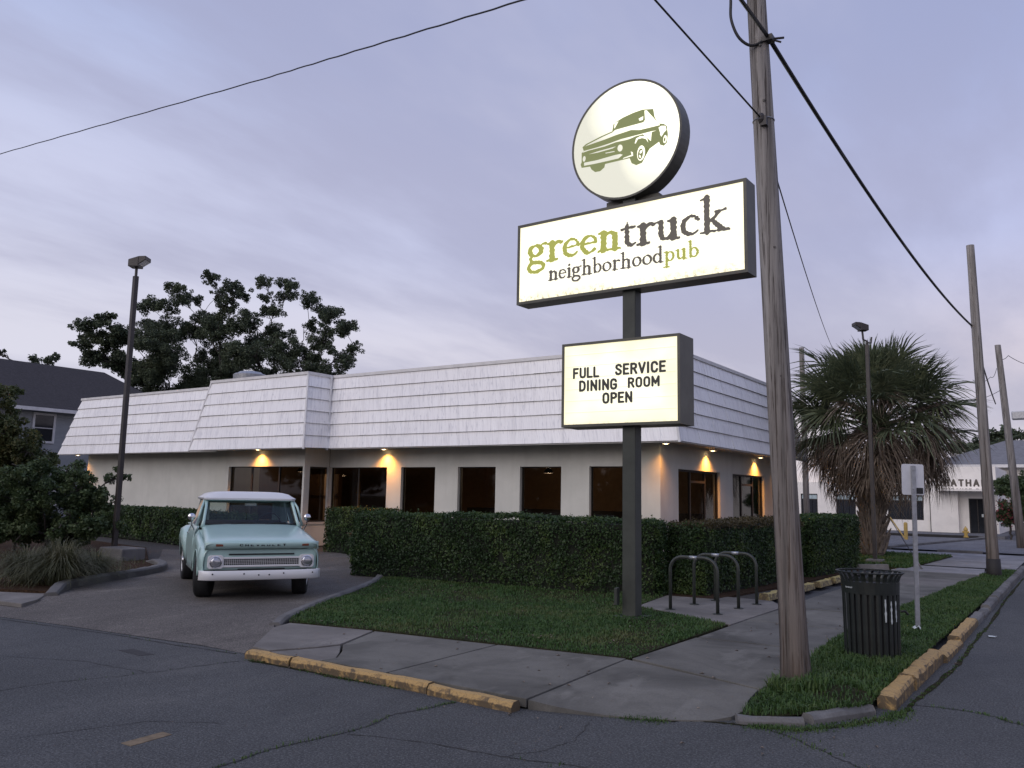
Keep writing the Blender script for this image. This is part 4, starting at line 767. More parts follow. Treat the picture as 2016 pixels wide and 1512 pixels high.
def letters(word, font, place, size, mat, parent, name='letter', gap=0.0, cell=0.022, rough=0.0, xs=1.0, rot=0.0):
    """flat cut letters; place(u, v) gives the 3D point of u along and v up in metres"""
    u = 0.0
    for k, ch in enumerate(word):
        if ch == ' ': u += 0.62*size*xs; continue
        adv, st_ = font[ch]; V, Fc = glyph(st_, cell, rough, k*1.7+ord(ch), 0.004 if rough else 0.0); c = math.cos(rot); s_ = math.sin(rot); b = MB()
        b.add([place(u+(x*c-y*s_)*size*xs, (x*s_+y*c)*size) for x, y in V], Fc); b.build(name, mat, parent); u += (adv+gap)*size*xs
    return u
def word_len(word, font, gap): return sum(0.62 if c == ' ' else font[c][0]+gap for c in word)

# ================================================================== TALL POLE SIGN
SX, SY = -5.42, 11.06
sg = empty('pole_sign', (SX, SY, 0)); tag(sg, 'tall pole sign with lit round truck emblem, name banner and reader board', 'sign')
MB().box((-.105, -.105, -.05), (.105, .105, 6.2)).build('post', M['sign_post_paint'], sg, bevel=0.012)
MB().box((-.16, -.25, .18), (-.112, -.16, .42)).build('junction_box', M['sign_post_paint'], sg, bevel=0.008)
MB().cbox((0, 0, .012), (.42, .42, .025)).build('base_plate', M['sign_post_paint'], sg)
YAWS = R(-1.6)
def cabinet(x0, x1, z0, z1, y0, y1, fr, name, face_mat, origin, yaw=0.0):
    e = MB(); w, h, d = x1-x0, z1-z0, y1-y0
    # cabinet shell with a raised lip round each face; local origin = lower middle of the front face
    e.box((-w/2, .02, 0), (w/2, d-.02, h))
    for ya, yb in ((0, .02), (d-.02, d)):
        e.box((-w/2, ya, 0), (w/2, yb, fr)); e.box((-w/2, ya, h-fr), (w/2, yb, h)); e.box((-w/2, ya, fr), (-w/2+fr, yb, h-fr)); e.box((w/2-fr, ya, fr), (w/2, yb, h-fr))
    o = e.build(name, M['sign_metal'], sg); o.location = ((x0+x1)/2-SX, y0-SY, z0); o.rotation_euler = (0, 0, yaw)
    for yy, s_ in ((.012, -1), (d-.012, 1)): MB().box((-w/2+fr, min(yy, yy-.006*s_), fr), (w/2-fr, max(yy, yy-.006*s_), h-fr)).build('lit_face', M[face_mat], o)
    return o
BX0, BX1, BZ0, BZ1, BY0 = -7.42, -3.575, 4.745, 6.075, 10.88
ban = cabinet(BX0, BX1, BZ0, BZ1, BY0, BY0+.34, .045, 'banner_cabinet', 'lit_banner', None, YAWS)
bc = np.array(((BX0+BX1)/2, BY0, BZ0)); bdx = np.array((math.cos(YAWS), math.sin(YAWS), 0)); bn = np.array((math.sin(YAWS), -math.cos(YAWS), 0))
def banuv(px, py):      # survey a banner point: metres along and up on the sign face
    q = on_plane(px, py, bc, bn)-bc; return float(q@bdx), float(q[2])
u0, v0 = banuv(1037, 527); u1, v1 = banuv(1434, 446); L_ = math.hypot(u1-u0, v1-v0)
b0 = banuv(1076, 515.5); b1 = banuv(1402, 456); rot = 0.0
wl_ = word_len('greentruck', SERIF, -.04); size = 0.318; xsb = (u1-u0)/(wl_*size)
vb = (b0[1]+b1[1])/2
pl = lambda uu, vv: (u0+uu, .0035, vb+vv)
du = letters('green', SERIF, pl, size, M['vinyl_green'], ban, gap=-.04, rough=0.03, xs=xsb)
letters('truck', SERIF, lambda uu, vv: (u0+du+uu, .0035, vb+vv), size, M['vinyl_dark'], ban, gap=-.04, rough=0.03, xs=xsb)
a0, c0 = banuv(1079, 556); a1, c1 = banuv(1376, 501); wl2 = word_len('neighborhoodpub', SERIF, -.02); sz2 = 0.158; xs2 = (a1-a0)/(wl2*sz2); vb2 = (c0+c1)/2
pl2 = lambda uu, vv: (a0+uu, .0035, vb2+vv)
d2 = letters('neighborhood', SERIF, pl2, sz2, M['vinyl_dark'], ban, gap=-.02, rough=0.025, cell=.03, xs=xs2)
letters('pub', SERIF, lambda uu, vv: (a0+d2+uu, .0035, vb2+vv), sz2, M['vinyl_green'], ban, gap=-.02, rough=0.025, cell=.03, xs=xs2)
# reader board with changeable letters
RX0, RX1, RZ0, RZ1, RY0 = -6.50, -4.575, 2.725, 4.005, 10.85
rd = cabinet(RX0, RX1, RZ0, RZ1, RY0, RY0+.50, .04, 'reader_cabinet', 'lit_reader', None, 0.0)
rc = np.array(((RX0+RX1)/2, RY0, RZ0))
trk = MB()
for k in range(1, 7): trk.box((-.90, .004, .04+k*.175), (.90, .012, .047+k*.175))
trk.build('letter_track', M['vinyl_gap'], rd)
def row(word, pxl, pyl, pxr, pyr, top):
    q0 = on_y(pxl, pyl, RY0)-rc; q1 = on_y(pxr, pyr, RY0)-rc; hgt = on_y(pxl, top, RY0)[2]-rc[2]-q0[2]
    u = q0[0]; zb = (q0[2]+q1[2])/2; wl_ = word_len(word, CAPS, .10); xs = (q1[0]-q0[0])/(wl_*hgt)
    letters(word, CAPS, lambda uu, vv: (u+uu, .002, zb+vv), hgt, M['reader_letter'], rd, gap=.10, xs=xs, cell=.035)
row('FULL', 1128, 746, 1181, 742, 725.5); row('SERVICE', 1211, 739.5, 1313, 730.5, 718)
row('DINING', 1140, 771, 1217, 766, 750); row('ROOM', 1236, 764, 1301, 759, 744)
row('OPEN', 1186, 795, 1247, 791, 774)
# round emblem cabinet
CC = np.array((-5.465, 10.90, 7.10)); CR = 0.938
rn = MB(); rn.lathe([(CR-.032, 0), (CR, 0), (CR, .30), (CR-.032, .30), (CR-.032, .28), (0.02, .28), (.02, .02), (CR-.032, .02)], axis='y', n=64, closed=True)
ro = rn.build('round_cabinet', M['sign_metal'], sg); ro.location = tuple(CC-np.array((SX, SY, 0))); ro.rotation_euler = (0, 0, YAWS)
for ya, yb in ((.008, .014), (.286, .292)): MB().lathe([(CR-.033, ya), (CR-.033, yb)], axis='y', n=64).build('lit_face', M['lit_round'], ro)
MB().box((-.42, -.02, 6.06), (.46, .16, 6.20)).build('emblem_bracket', M['sign_metal'], sg)
rdx = bdx; rnn = bn
def emb(zx, zy):
    q = on_plane(1120+zx*250/1512, 150+zy*250/1512, CC, rnn)-CC; return (float(q@rdx), float(q[2]))
def eshape(pts, mat, y, name='emblem_shape'):
    b = MB(); P2 = [emb(*p) for p in pts]; n = len(P2); a = sum(P2[i][0]*P2[(i+1) % n][1]-P2[(i+1) % n][0]*P2[i][1] for i in range(n))
    if a < 0: P2 = P2[::-1]
    b.add([(p[0], y, p[1]) for p in P2], [tuple(range(n))])
    me = bpy.data.meshes.new(name); bm_ = bmesh.new(); vs_ = [bm_.verts.new(v) for v in b.v]; bm_.faces.new(vs_); bmesh.ops.triangulate(bm_, faces=bm_.faces[:]); bm_.to_mesh(me); bm_.free(); return link(name, me, M[mat], ro)
def ell(cx_, cy_, rx_, ry_, rot_=0, a0_=0, a1_=360, n=22):
    c, s_ = math.cos(R(rot_)), math.sin(R(rot_)); o = []
    for i in range(n+(a1_-a0_ < 360)):
        a = R(a0_+(a1_-a0_)*i/n); x, y = rx_*math.cos(a), ry_*math.sin(a); o.append((cx_+x*c-y*s_, cy_+x*s_+y*c))
    return o
GRN, L1, L2, L3 = 'vinyl_olive', .0045, .0025, .0008
eshape([(515, 655), (528, 575), (560, 543), (640, 492), (760, 436), (872, 396), (1002, 388), (1002, 440), (1018, 480), (1040, 545), (1060, 560), (1130, 566), (1165, 590), (1178, 690), (1165, 790), (1130, 828), (1085, 815), (1072, 780), (960, 862), (915, 840), (905, 960), (870, 1030), (800, 1058), (745, 1035), (722, 975), (600, 1003), (425, 1045), (420, 1085), (370, 1130), (310, 1140), (268, 1110), (250, 1075), (150, 1090), (138, 1052), (152, 1020), (150, 915), (175, 890), (160, 845), (200, 808), (380, 715)], GRN, L1)
W_ = 'lit_round'
# light shapes cut out of the green film
for pts in ([(548, 640), (700, 598), (885, 548), (905, 520), (915, 430), (900, 408), (925, 405), (945, 530), (1030, 545), (1050, 562), (1085, 580), (840, 640), (740, 640), (560, 700), (430, 752), (215, 826), (190, 838), (225, 812), (400, 722), (520, 668)],
            [(178, 890), (330, 848), (480, 800), (620, 748), (850, 690), (985, 655), (1040, 645), (985, 665), (975, 770), (950, 700), (880, 690), (800, 712), (715, 750), (660, 765), (560, 785), (420, 838), (235, 885), (160, 912)],
            [(180, 1030), (330, 1000), (540, 940), (610, 925), (640, 935), (590, 978), (420, 1018), (300, 1044), (180, 1066)],
            [(235, 930), (340, 895), (520, 845), (560, 835), (520, 860), (350, 908)], [(430, 912), (540, 890), (545, 900), (440, 920)],
            [(640, 985), (740, 955), (765, 945), (760, 905), (735, 895), (745, 935), (650, 970)],
            [(782, 800), (800, 740), (850, 712), (900, 712), (930, 740), (945, 790), (915, 745), (870, 735), (820, 750), (795, 800)],
            [(1068, 610), (1100, 590), (1150, 590), (1160, 640), (1130, 670), (1100, 720), (1085, 690), (1100, 640)],
            [(545, 560), (590, 535), (560, 575), (545, 620), (535, 620)], [(830, 505), (885, 475), (880, 520), (840, 530)], [(940, 525), (990, 500), (1010, 530), (960, 535)]):
    eshape(pts, W_, L2)
for e_ in (ell(608, 855, 30, 42, 10), ell(181, 984, 17, 34, 8), ell(858, 915, 46, 92, 8), ell(1143, 748, 20, 48, 8)): eshape(e_, W_, L2)
for e_ in (ell(852, 925, 30, 66, 8), ell(1140, 752, 10, 28, 8)): eshape(e_, GRN, L3)
for e_ in (ell(858, 900, 12, 24, 30), ell(846, 955, 10, 20, -20)): eshape(e_, W_, -.0008)
# ================================================================== PICKUP TRUCK: x forward, y to its left, origin on the ground under the front axle
tk = empty('pickup_truck', (-11.4, 9.22, -0.012), R(-30)); tag(tk, 'mint green classic pickup truck with white roof and bumper', 'truck')
def tp(b, name, mat, parent=None, **k): return b.build(name, M[mat], parent or tk, **k)
def side_panel(xs, zb, zt, yf, rows=6):
    P = []
    for x in xs:
        a, c = zb(x), zt(x); P.append([(x, yf(x, a+(c-a)*j/rows, j/rows), a+(c-a)*j/rows) for j in range(rows+1)])
    return P
AR = 0.395
def arch(x0, base, r=AR, zc=0.345):
    def f(x):
        d = abs(x-x0); return max(base, zc+math.sqrt(max(0, r*r-d*d))) if d < r else base
    return f
xsF = sorted(set([round(v, 3) for v in np.linspace(-.56, .74, 34)]+[-.39, .39, -.38, .38]))
def front_z(x): return 0.80 + 0.235*max(0, min(1, (0.70-x)/1.26))**0.9
for sd, sy in (('right', -1), ('left', 1)):
    # front fender: top shelf, bulging side, wheel arch lip
    yf = lambda x, z, t: sy*(0.865 + 0.055*math.sin(math.pi*min(1, t*0.95+0.05))**0.8 - 0.05*max(0, (x-.5)/.24)**2*(1) - 0.03*(t > .99))
    b = MB(); P = side_panel(xsF, arch(0, .37), front_z, yf, 7); b.grid(P if sy < 0 else [r_[::-1] for r_ in P])
    top = [[(x, sy*0.835, front_z(x)), (x, sy*0.76, front_z(x)+.004), (x, sy*0.70, front_z(x)-.01)] for x in xsF]; b.grid(top if sy > 0 else [r_[::-1] for r_ in top])
    tp(b, 'fender', 'mint_paint', smooth=True, solid=0.012)
    # arch lip
    tp(MB().tube([(AR*math.cos(a), sy*.915, .345+AR*math.sin(a)) for a in np.linspace(0.07, math.pi-.07, 22)], .012, 6), 'arch_lip', 'mint_paint', smooth=True)
    # door and cab side
    yd = lambda x, z, t: sy*(0.885 + 0.03*math.sin(math.pi*min(1, t*.9+.05)) - .055*max(0, t-.8)/.2)
    b = MB(); P = side_panel(np.linspace(-.565, -1.80, 12), lambda x: .36, lambda x: 1.085+.03*max(0, (-x-.5)/.3 if -x < .8 else 1)*.5, yd, 7); b.grid(P if sy > 0 else [r_[::-1] for r_ in P]); dr = tp(b, 'door', 'mint_paint', smooth=True, solid=.012)
    tp(MB().box((-1.62, sy*.925-.012, .93), (-1.48, sy*.925+.012, .955)), 'handle', 'chrome', dr, bevel=.006)
    tp(MB().tube([(-.62, sy*.88, 1.10), (-.70, sy*.80, 1.42), (-.86, sy*.745, 1.535), (-1.2, sy*.73, 1.555), (-1.66, sy*.74, 1.54)], .020, 6), 'door_frame', 'mint_paint', dr, smooth=True)
    tp(MB().tube([(-.86, sy*.865, 1.11), (-.93, sy*.75, 1.53)], .013, 6), 'vent_bar', 'chrome', dr)
    tp(MB().add([(-.62, sy*.855, 1.10), (-1.62, sy*.855, 1.10), (-1.60, sy*.735, 1.53), (-.88, sy*.735, 1.53)], [(0, 1, 2, 3)]), 'side_window', 'clear_glass')
    # rear corner pillar
    b = MB(); b.hexa([(-1.64, sy*.84, 1.08), (-1.84, sy*.80, 1.08), (-1.84, sy*.62, 1.08), (-1.70, sy*.70, 1.08), (-1.62, sy*.745, 1.56), (-1.80, sy*.70, 1.56), (-1.80, sy*.56, 1.56), (-1.68, sy*.66, 1.56)]); tp(b, 'rear_pillar', 'mint_paint', smooth=False, bevel=.02)
    # windshield pillar
    tp(MB().tube([(-.47, sy*.800, 1.08), (-.55, sy*.770, 1.20), (-.72, sy*.732, 1.42), (-.86, sy*.715, 1.56)], [.034, .026, .026, .034], 8), 'windshield_pillar', 'mint_paint', smooth=True)
    # step-side bed: inner box wall, bulging rear fender, step
    tp(MB().box((-4.05, sy*.67-.02, .55), (-1.90, sy*.67+.02, 1.00)).box((-4.05, sy*.70-.03, 1.0), (-1.90, sy*.70+.03, 1.03)), 'bed_side', 'mint_paint', bevel=.01)
    b = MB(); xr = np.linspace(-3.55, -2.25, 26); rows = []
    for x in xr:
        w = 1-((x+2.92)/.66)**2; w = max(0, w); zt = .62+.40*math.sqrt(w); za = arch(-2.92, .42, .40)(x); yo = .70+.245*w**.35
        rows.append([(x, sy*.69, zt), (x, sy*(.69+(yo-.69)*.6), zt-.005-.01*w), (x, sy*(yo-.02), zt-.06*w-.01), (x, sy*yo, max(za, zt-.18)), (x, sy*(yo-.005), max(za, zt-.30)), (x, sy*(yo-.02), min(za, zt-.02) if w > 0 else zt-.02)])
    b.grid(rows if sy > 0 else [r_[::-1] for r_ in rows]); tp(b, 'rear_fender', 'mint_paint', smooth=True, solid=.012)
    tp(MB().box((-2.26, sy*.78-.09, .40), (-1.86, sy*.78+.09, .43)), 'step', 'trim_black')
    # mirror on an arm
    mr = tp(MB().tube([(-.62, sy*.91, 1.02), (-.60, sy*.955, 1.12), (-.60, sy*.965, 1.19)], .009, 6), 'mirror', 'chrome')
    tp(MB().lathe([(.01, -.035), (.045, -.028), (.062, 0), (.060, .008)], c=(-.60, sy*.965, 1.245), axis='x', n=18), 'mirror_head', 'chrome', mr, smooth=True)
# hood: wide flat top with side creases and the overhanging lip
ys = np.array([-.868, -.862, -.80, -.66, -.45, -.2, 0, .2, .45, .66, .80, .862, .868]); rows = []
for x in np.linspace(.80, -.50, 20):
    t = (.80-x)/1.30; zc = .918+.215*t**.86; wid = 1-.072*t; fr = max(0, (x-.66)/.14); row = []
    for y in ys:
        q = abs(y)/.868; z = zc-.030*q**4-.012*(q > .98)*1-.020*fr**3; z += .010*math.exp(-((abs(y)-.55)/.06)**2)*(1-fr)
        if q >= .999: z -= .075
        row.append((x, y*wid, z))
    rows.append(row)
b = MB(); b.grid(rows); hd = tp(b, 'hood', 'mint_paint', smooth=True, solid=.012)
b = MB(); b.grid([[(.800-.035*(abs(y)/.87)**3+dx, y, z) for y in np.linspace(-.868, .868, 15)] for dx, z in ((.0, .905), (.012, .885), (.006, .84), (-.03, .808), (-.09, .802))]); tp(b, 'hood_lip', 'mint_paint', hd, smooth=True, solid=.008)
for s_ in (-1, 1): tp(MB().box((.775, s_*.655-.055, .838), (.806, s_*.655+.055, .874)), 'turn_signal', 'amber', bevel=.006)
for k, ch in enumerate('CHEVROLET'):
    y0 = -.36+k*.082; V, Fc = glyph({**CAPS}[ch][1], .08); tp(MB().add([(.8165, y0+x*.085, .840+y*.034) for x, y in V], Fc), 'badge_letter', 'trim_black', hd)
# cowl, firewall
tp(MB().hexa([(-.64, -.80, .60), (-.64, .80, .60), (-.46, .80, .60), (-.46, -.80, .60), (-.56, -.79, 1.10), (-.56, .79, 1.10), (-.47, .79, 1.105), (-.47, -.79, 1.105)]), 'cowl', 'mint_paint')
tp(MB().box((-.95, -.74, .95), (-.66, .74, 1.12)), 'dashboard', 'mint_paint', bevel=.03)
for s_ in (-.34, .22): tp(MB().tube([(-.475, s_, 1.125), (-.50, s_+.16, 1.150), (-.515, s_+.36, 1.157)], .008, 5), 'wiper', 'trim_black')
# windshield and rubber
WSv = [(-.505, -.755, 1.130), (-.505, .755, 1.130), (-.84, .690, 1.53), (-.84, -.690, 1.53)]
b = MB(); rows = [[(-.505+.04*(abs(y)/.755)**2*-1-.335*t, y*(1-.085*t), 1.130+.40*t) for y in np.linspace(-.755, .755, 11)] for t in np.linspace(0, 1, 5)]; b.grid(rows)
ws = tp(b, 'windshield', 'clear_glass', smooth=True)
edge = rows[0]+[r_[-1] for r_ in rows[1:]]+rows[-1][::-1][1:]+[r_[0] for r_ in rows[::-1][1:]]
tp(MB().tube(edge, .018, 6), 'windshield_seal', 'trim_black', ws)
# roof cap
rows = []
for i in range(15):
    u = -1+2*i/14; row = []
    for j in range(15):
        v = -1+2*j/14; x = -1.30+.545*math.copysign(abs(u)**.9, u); y = .775*math.copysign(abs(v)**.85, v); k_ = (1-abs(u)**5)*(1-abs(v)**4.5); row.append((x, y, 1.565+.115*max(0, k_)**.55))
    rows.append(row)
b = MB(); b.grid(rows); rim = rows[0]+[r_[-1] for r_ in rows[1:]]+rows[-1][::-1][1:]+[r_[0] for r_ in rows[::-1][1:-1]]
n = len(rim); lo = [(x*1, y*.985, 1.535) for x, y, z in rim]; b.add(rim+lo, [(i, (i+1) % n, n+(i+1) % n, n+i) for i in range(n)]); b.add([(x, y*.97, 1.534) for x, y, z in rim], [tuple(range(n))])
tp(b, 'roof', 'white_paint', smooth=True)
tp(MB().box((-.87, -.70, 1.515), (-.80, .70, 1.565)), 'windshield_header', 'mint_paint', bevel=.015)
# cab back wall with a wide window
b = MB(); b.box((-1.84, -.84, .50), (-1.80, .84, 1.14)).box((-1.84, -.72, 1.47), (-1.80, .72, 1.56)); b.box((-1.84, -.72, 1.14), (-1.80, -.56, 1.47)).box((-1.84, .56, 1.14), (-1.80, .72, 1.47)); tp(b, 'cab_back', 'mint_paint', bevel=.012)
tp(MB().box((-1.825, -.56, 1.14), (-1.815, .56, 1.47)), 'rear_window', 'clear_glass')
tp(MB().box((-1.76, -.72, .55), (-1.62, .72, 1.16)).box((-1.62, -.72, .55), (-1.15, .72, .80)), 'bench_seat', 'seat_vinyl', bevel=.04)
sw = tp(MB().tube([(-.98+.20*math.sin(a)*.45, .36+.20*math.cos(a), 1.13+.20*math.sin(a)*.9) for a in np.linspace(0, 2*math.pi, 25)], .012, 6, cap=False), 'steering_wheel', 'trim_black', smooth=True)
tp(MB().tube([(-.98, .36, 1.13), (-.72, .36, 1.0)], .02, 6), 'steering_column', 'trim_black', sw)
tp(MB().cbox((-.86, .02, 1.455), (.02, .20, .055)), 'rearview_mirror', 'chrome', bevel=.01)
# front end
gp_ = MB(); gp_.box((.66, -.86, .47), (.715, .86, .795)); tp(gp_, 'front_panel', 'mint_paint', bevel=.02)
b = MB()
def rrect(y0, y1, z0, z1, r, n=5):
    o = []
    for cy_, cz_, a0_ in ((y1-r, z1-r, 0), (y0+r, z1-r, 90), (y0+r, z0+r, 180), (y1-r, z0+r, 270)):
        for i in range(n+1): a = R(a0_+90*i/n); o.append((cy_+r*math.cos(a), cz_+r*math.sin(a)))
    return o
def plate(b, loop, x0, x1):
    n = len(loop); b.add([(x0, y, z) for y, z in loop]+[(x1, y, z) for y, z in loop], [tuple(range(n)), tuple(range(2*n-1, n-1, -1))]+[(i, n+i, n+(i+1) % n, (i+1) % n) for i in range(n)])
gr = MB()
gr.box((.715, -.60, .640), (.752, .60, .672)); gr.box((.715, -.60, .515), (.752, .60, .548))
for s_ in (-1, 1): plate(gr, rrect(s_*.695-.118, s_*.695+.118, .494, .705, .05), .715, .762)
gro = tp(gr, 'grille_frame', 'white_paint', bevel=.008)
tp(MB().box((.7155, -.58, .549), (.722, .58, .639)), 'grille_backing', 'trim_black', gro)
gm = MB()
for k in range(41): y = -.57+k*.0285; gm.box((.722, y-.0035, .551), (.738, y+.0035, .637))
for k in range(3): gm.box((.7385, -.575, .570+k*.022), (.744, .575, .576+k*.022))
tp(gm, 'grille_mesh', 'grille_metal', gro)
tp(MB().box((.716, -.50, .700), (.728, .50, .722)), 'air_slot', 'trim_black'); tp(MB().box((.70, -.84, .7955), (.735, .84, .8015)), 'hood_gap', 'trim_black'); tp(MB().box((.716, -.36, .476), (.73, .36, .492)), 'lower_slot', 'trim_black')
for s_ in (-1, 1):
    tp(MB().tube([(-.562, s_*.917, .40), (-.562, s_*.921, .70), (-.562, s_*.902, .98), (-.562, s_*.868, 1.07)], .005, 4), 'door_gap', 'trim_black'); tp(MB().tube([(-1.62, s_*.915, .40), (-1.62, s_*.921, .70), (-1.62, s_*.902, .98), (-1.62, s_*.862, 1.09)], .005, 4), 'door_gap', 'trim_black')
for s_ in (-1, 1):
    h = tp(MB().lathe([(.02, .792), (.05, .788), (.078, .775), (.080, .765)], c=(0, s_*.695, .598), axis='x', n=22), 'headlight', 'headlight_glass', smooth=True)
    tp(MB().lathe([(.080, .763), (.092, .763), (.092, .774), (.080, .778)], c=(0, s_*.695, .598), axis='x', n=22, closed=True), 'headlight_ring', 'chrome', h)
# bumper
rows = []
for y in np.linspace(-.93, .93, 33):
    e = max(0, (abs(y)-.72)/.21); x = .875-.05*(abs(y)/.93)**2-.12*e**2.2; rows.append([(x-.05, y, .470), (x-.012, y, .474), (x, y, .462), (x+.006, y, .40), (x, y, .338), (x-.012, y, .327), (x-.05, y, .330)])
b = MB(); b.grid(rows); bp = tp(b, 'bumper', 'white_paint', smooth=True, solid=.006)
for y in (-.74, -.28, -.06, .10, .32, .78): e = max(0, (abs(y)-.72)/.21); tp(MB().lathe([(.012, 0), (.012, .006), (.004, .010)], c=(.879-.05*(abs(y)/.93)**2-.12*e**2.2, y, .405+.02*(abs(y) > .2)), axis='x', n=8), 'bolt', 'underbody', bp)
# underbody, frame, bed floor
tp(MB().box((-1.9, -.62, .34), (.60, .62, .46)).box((-4.1, -.45, .42), (-1.9, .45, .54)).box((-.5, -.70, .46), (.66, .70, .78)).box((-.06, -.66, .28), (.06, .66, .36)), 'chassis', 'underbody')
tp(MB().box((-4.05, -.66, .54), (-1.9, .66, .57)).box((-4.09, -.70, .55), (-4.05, .70, 1.03)).box((-1.93, -.66, .55), (-1.90, .66, 1.0)), 'bed', 'mint_paint')
# wheels
def wheel(x, y, steer, outer):
    w = MB().lathe([(.20, -.10), (.27, -.122), (.335, -.115), (.352, -.085), (.354, 0), (.352, .085), (.335, .115), (.27, .122), (.20, .10)], axis='y', n=36).build('wheel', M['rubber'], tk, smooth=True); w.location = (x, y, .352); w.rotation_euler = (0, 0, steer)
    s_ = outer; MB().lathe([(.21, .090*s_), (.21, .112*s_), (.19, .115*s_), (.175, .075*s_), (.09, .070*s_), (.075, .095*s_)], axis='y', n=30).build('rim', M['white_paint'], w, smooth=True)
    MB().lathe([(.080, .090*s_), (.070, .115*s_), (.03, .123*s_)], axis='y', n=20).build('hubcap', M['chrome'], w, smooth=True)
for x, st_ in ((0, R(-16)), (-2.92, 0)):
    for s_ in (-1, 1): wheel(x, s_*.765, st_, s_)
# ================================================================== BIKE RACKS
def rack(xa, xb, y, label):
    e = empty('bike_rack', ((xa+xb)/2, y, 0.004)); tag(e, label, 'bike rack', 'hoop bike racks on the concrete pad'); w = abs(xb-xa); r = .20; h = .80; t = .026
    pts = [(-w/2, 0, 0.0), (-w/2, 0, h-r)] + [(-w/2+r-r*math.cos(a), 0, h-r+r*math.sin(a)) for a in np.linspace(.15, math.pi/2, 7)] + [(w/2-r+r*math.sin(a), 0, h-r+r*math.cos(a)) for a in np.linspace(0, math.pi/2-.15, 7)] + [(w/2, 0, h-r), (w/2, 0, 0)]
    MB().tube(pts, t, 12).build('hoop', M['rack_paint'], e, smooth=True)
    for s_ in (-1, 1):
        p = MB().lathe([(.075, 0), (.075, .008), (.03, .012)], c=(s_*w/2, 0, 0), n=18).build('foot_plate', M['rack_paint'], e)
    MB().tube([(-.06, 0, h), (.06, 0, h)], t+.0012, 12).build('worn_patch', M['worn_metal'], e, smooth=True)
rack(-5.33, -4.58, 12.2, 'hoop bike rack nearest the street corner'); rack(-5.29, -4.56, 13.05, 'middle one of the three hoop bike racks'); rack(-5.21, -4.51, 13.78, 'hoop bike rack farthest back beside the hedge')

# ================================================================== LITTER BIN of vertical slats
bn_ = empty('litter_bin', (-2.02, 10.06, 0.0), R(20)); tag(bn_, 'dark green slatted metal litter bin standing in the verge', 'litter bin')
NS = 26
sl = None
for k in range(NS):
    a = 2*math.pi*k/NS
    if sl is None:
        b = MB(); P = []
        for z, r_ in ((.0, .280), (.40, .285), (.72, .290), (.84, .294), (.895, .314), (.928, .345)): P.append([(r_, -.0235, z), (r_+.006, 0, z), (r_, .0235, z)])
        b.grid(P); sl = b.build('slat', M['green_black'], bn_, solid=.007); sl.rotation_euler = (0, 0, a)
    else:
        c = sl.copy(); COL.objects.link(c); c.parent = bn_; c.rotation_euler = (0, 0, a)
MB().lathe([(.235, .07), (.24, .80)], n=28).build('liner', M['trim_black'], bn_)
MB().lathe([(.283, .70), (.296, .70), (.302, .83), (.289, .83)], n=36, closed=True).build('band', M['green_black'], bn_, smooth=False)
MB().lathe([(.272, .02), (.278, .02), (.280, .07), (.274, .07)], n=36, closed=True).build('bottom_ring', M['green_black'], bn_)
MB().lathe([(.325, .922), (.352, .922), (.354, .934), (.325, .934)], n=40, closed=True).build('rim', M['green_black'], bn_)
cam_a = math.atan2(-10.06, 2.02)-R(20)
for da, z0, z1 in ((.52, .42, .66), (.74, .40, .64), (.95, .42, .64)):
    k = round((cam_a+da)/(2*math.pi/NS)); a = 2*math.pi*k/NS; P = []
    for z in np.linspace(z0, z1, 9):
        r_ = .297; wv = random.uniform(.004, .014); P.append([(r_*math.cos(a)-math.sin(a)*q, r_*math.sin(a)+math.cos(a)*q, z) for q in (-wv, wv)])
    MB().grid(P).build('scrape', M['chip_white'], bn_)
aa = cam_a-.95
b = MB()
for k in range(7): a = aa+k*.05; b.add([((.3045)*math.cos(a+d_), (.3045)*math.sin(a+d_), .765+z) for d_, z in ((-.014, -.006-.004*(k % 2)), (.014, -.006), (.016, .008+.004*(k % 3 == 0)), (-.012, .008))], [(0, 1, 2, 3)])
b.build('scrawl', M['chip_white'], bn_)
a = cam_a+1.45; MB().tube([(.30*math.cos(a), .30*math.sin(a), .52), (.345*math.cos(a), .345*math.sin(a), .525), (.37*math.cos(a+.1), .37*math.sin(a+.1), .49)], .014, 6).build('latch', M['trim_black'], bn_)

# ================================================================== WOODEN UTILITY POLES
def wood_pole(name, base, top, r0, r1, label, group, tar=False, n=22, m=26):
    e = empty(name, base); tag(e, label, 'utility pole', group); base, top = np.array(base), np.array(top); b = MB(); rows = []
    for i in range(m+1):
        t = i/m; c = (top-base)*t; r_ = r0+(r1-r0)*t+.02*math.exp(-t*40); rows.append([(c[0]+(r_*(1+.035*math.sin(3*k+t*9)*math.sin(7*k))-(.012 if k in (3, 4) else 0))*math.cos(2*math.pi*k/n), c[1]+(r_*(1+.02*math.sin(5*k+t*6)))*math.sin(2*math.pi*k/n), c[2]) for k in list(range(n))+[0]])
    b.grid(rows); b.f.append(tuple(len(b.v)-(n+1)+k for k in range(n))); b.build('pole', M['pole_wood'], e, smooth=True)
    if tar: MB().lathe([(r0+.032, -.02), (r0+.026, .15), (r0+.016, .46), (r0-.02, .47)], n=20).build('tar_band', M['tar'], e, smooth=True)
    return e
up_ = wood_pole('utility_pole', (-2.35, 8.29, -.05), (-2.62, 8.10, 9.5), .130, .085, 'weathered wooden utility pole standing nearest, in the verge grass', 'wooden utility poles')
def pole_at(z): t = (z+.05)/9.55; return np.array((-2.35-.27*t, 8.29-.19*t, z))
def upart(b, name, mat): return b.build(name, M[mat], up_, off=(-2.35, 8.29, -.05))
q = pole_at(5.52); cv = np.array((-fh.x, -fh.y, 0)); rv = np.array((rt.x, rt.y, 0))
upart(MB().tube([q+np.array((.106*math.cos(a), .106*math.sin(a), .05)) for a in np.linspace(0, 2*math.pi, 25)], .007, 5), 'strap', 'galvanized')
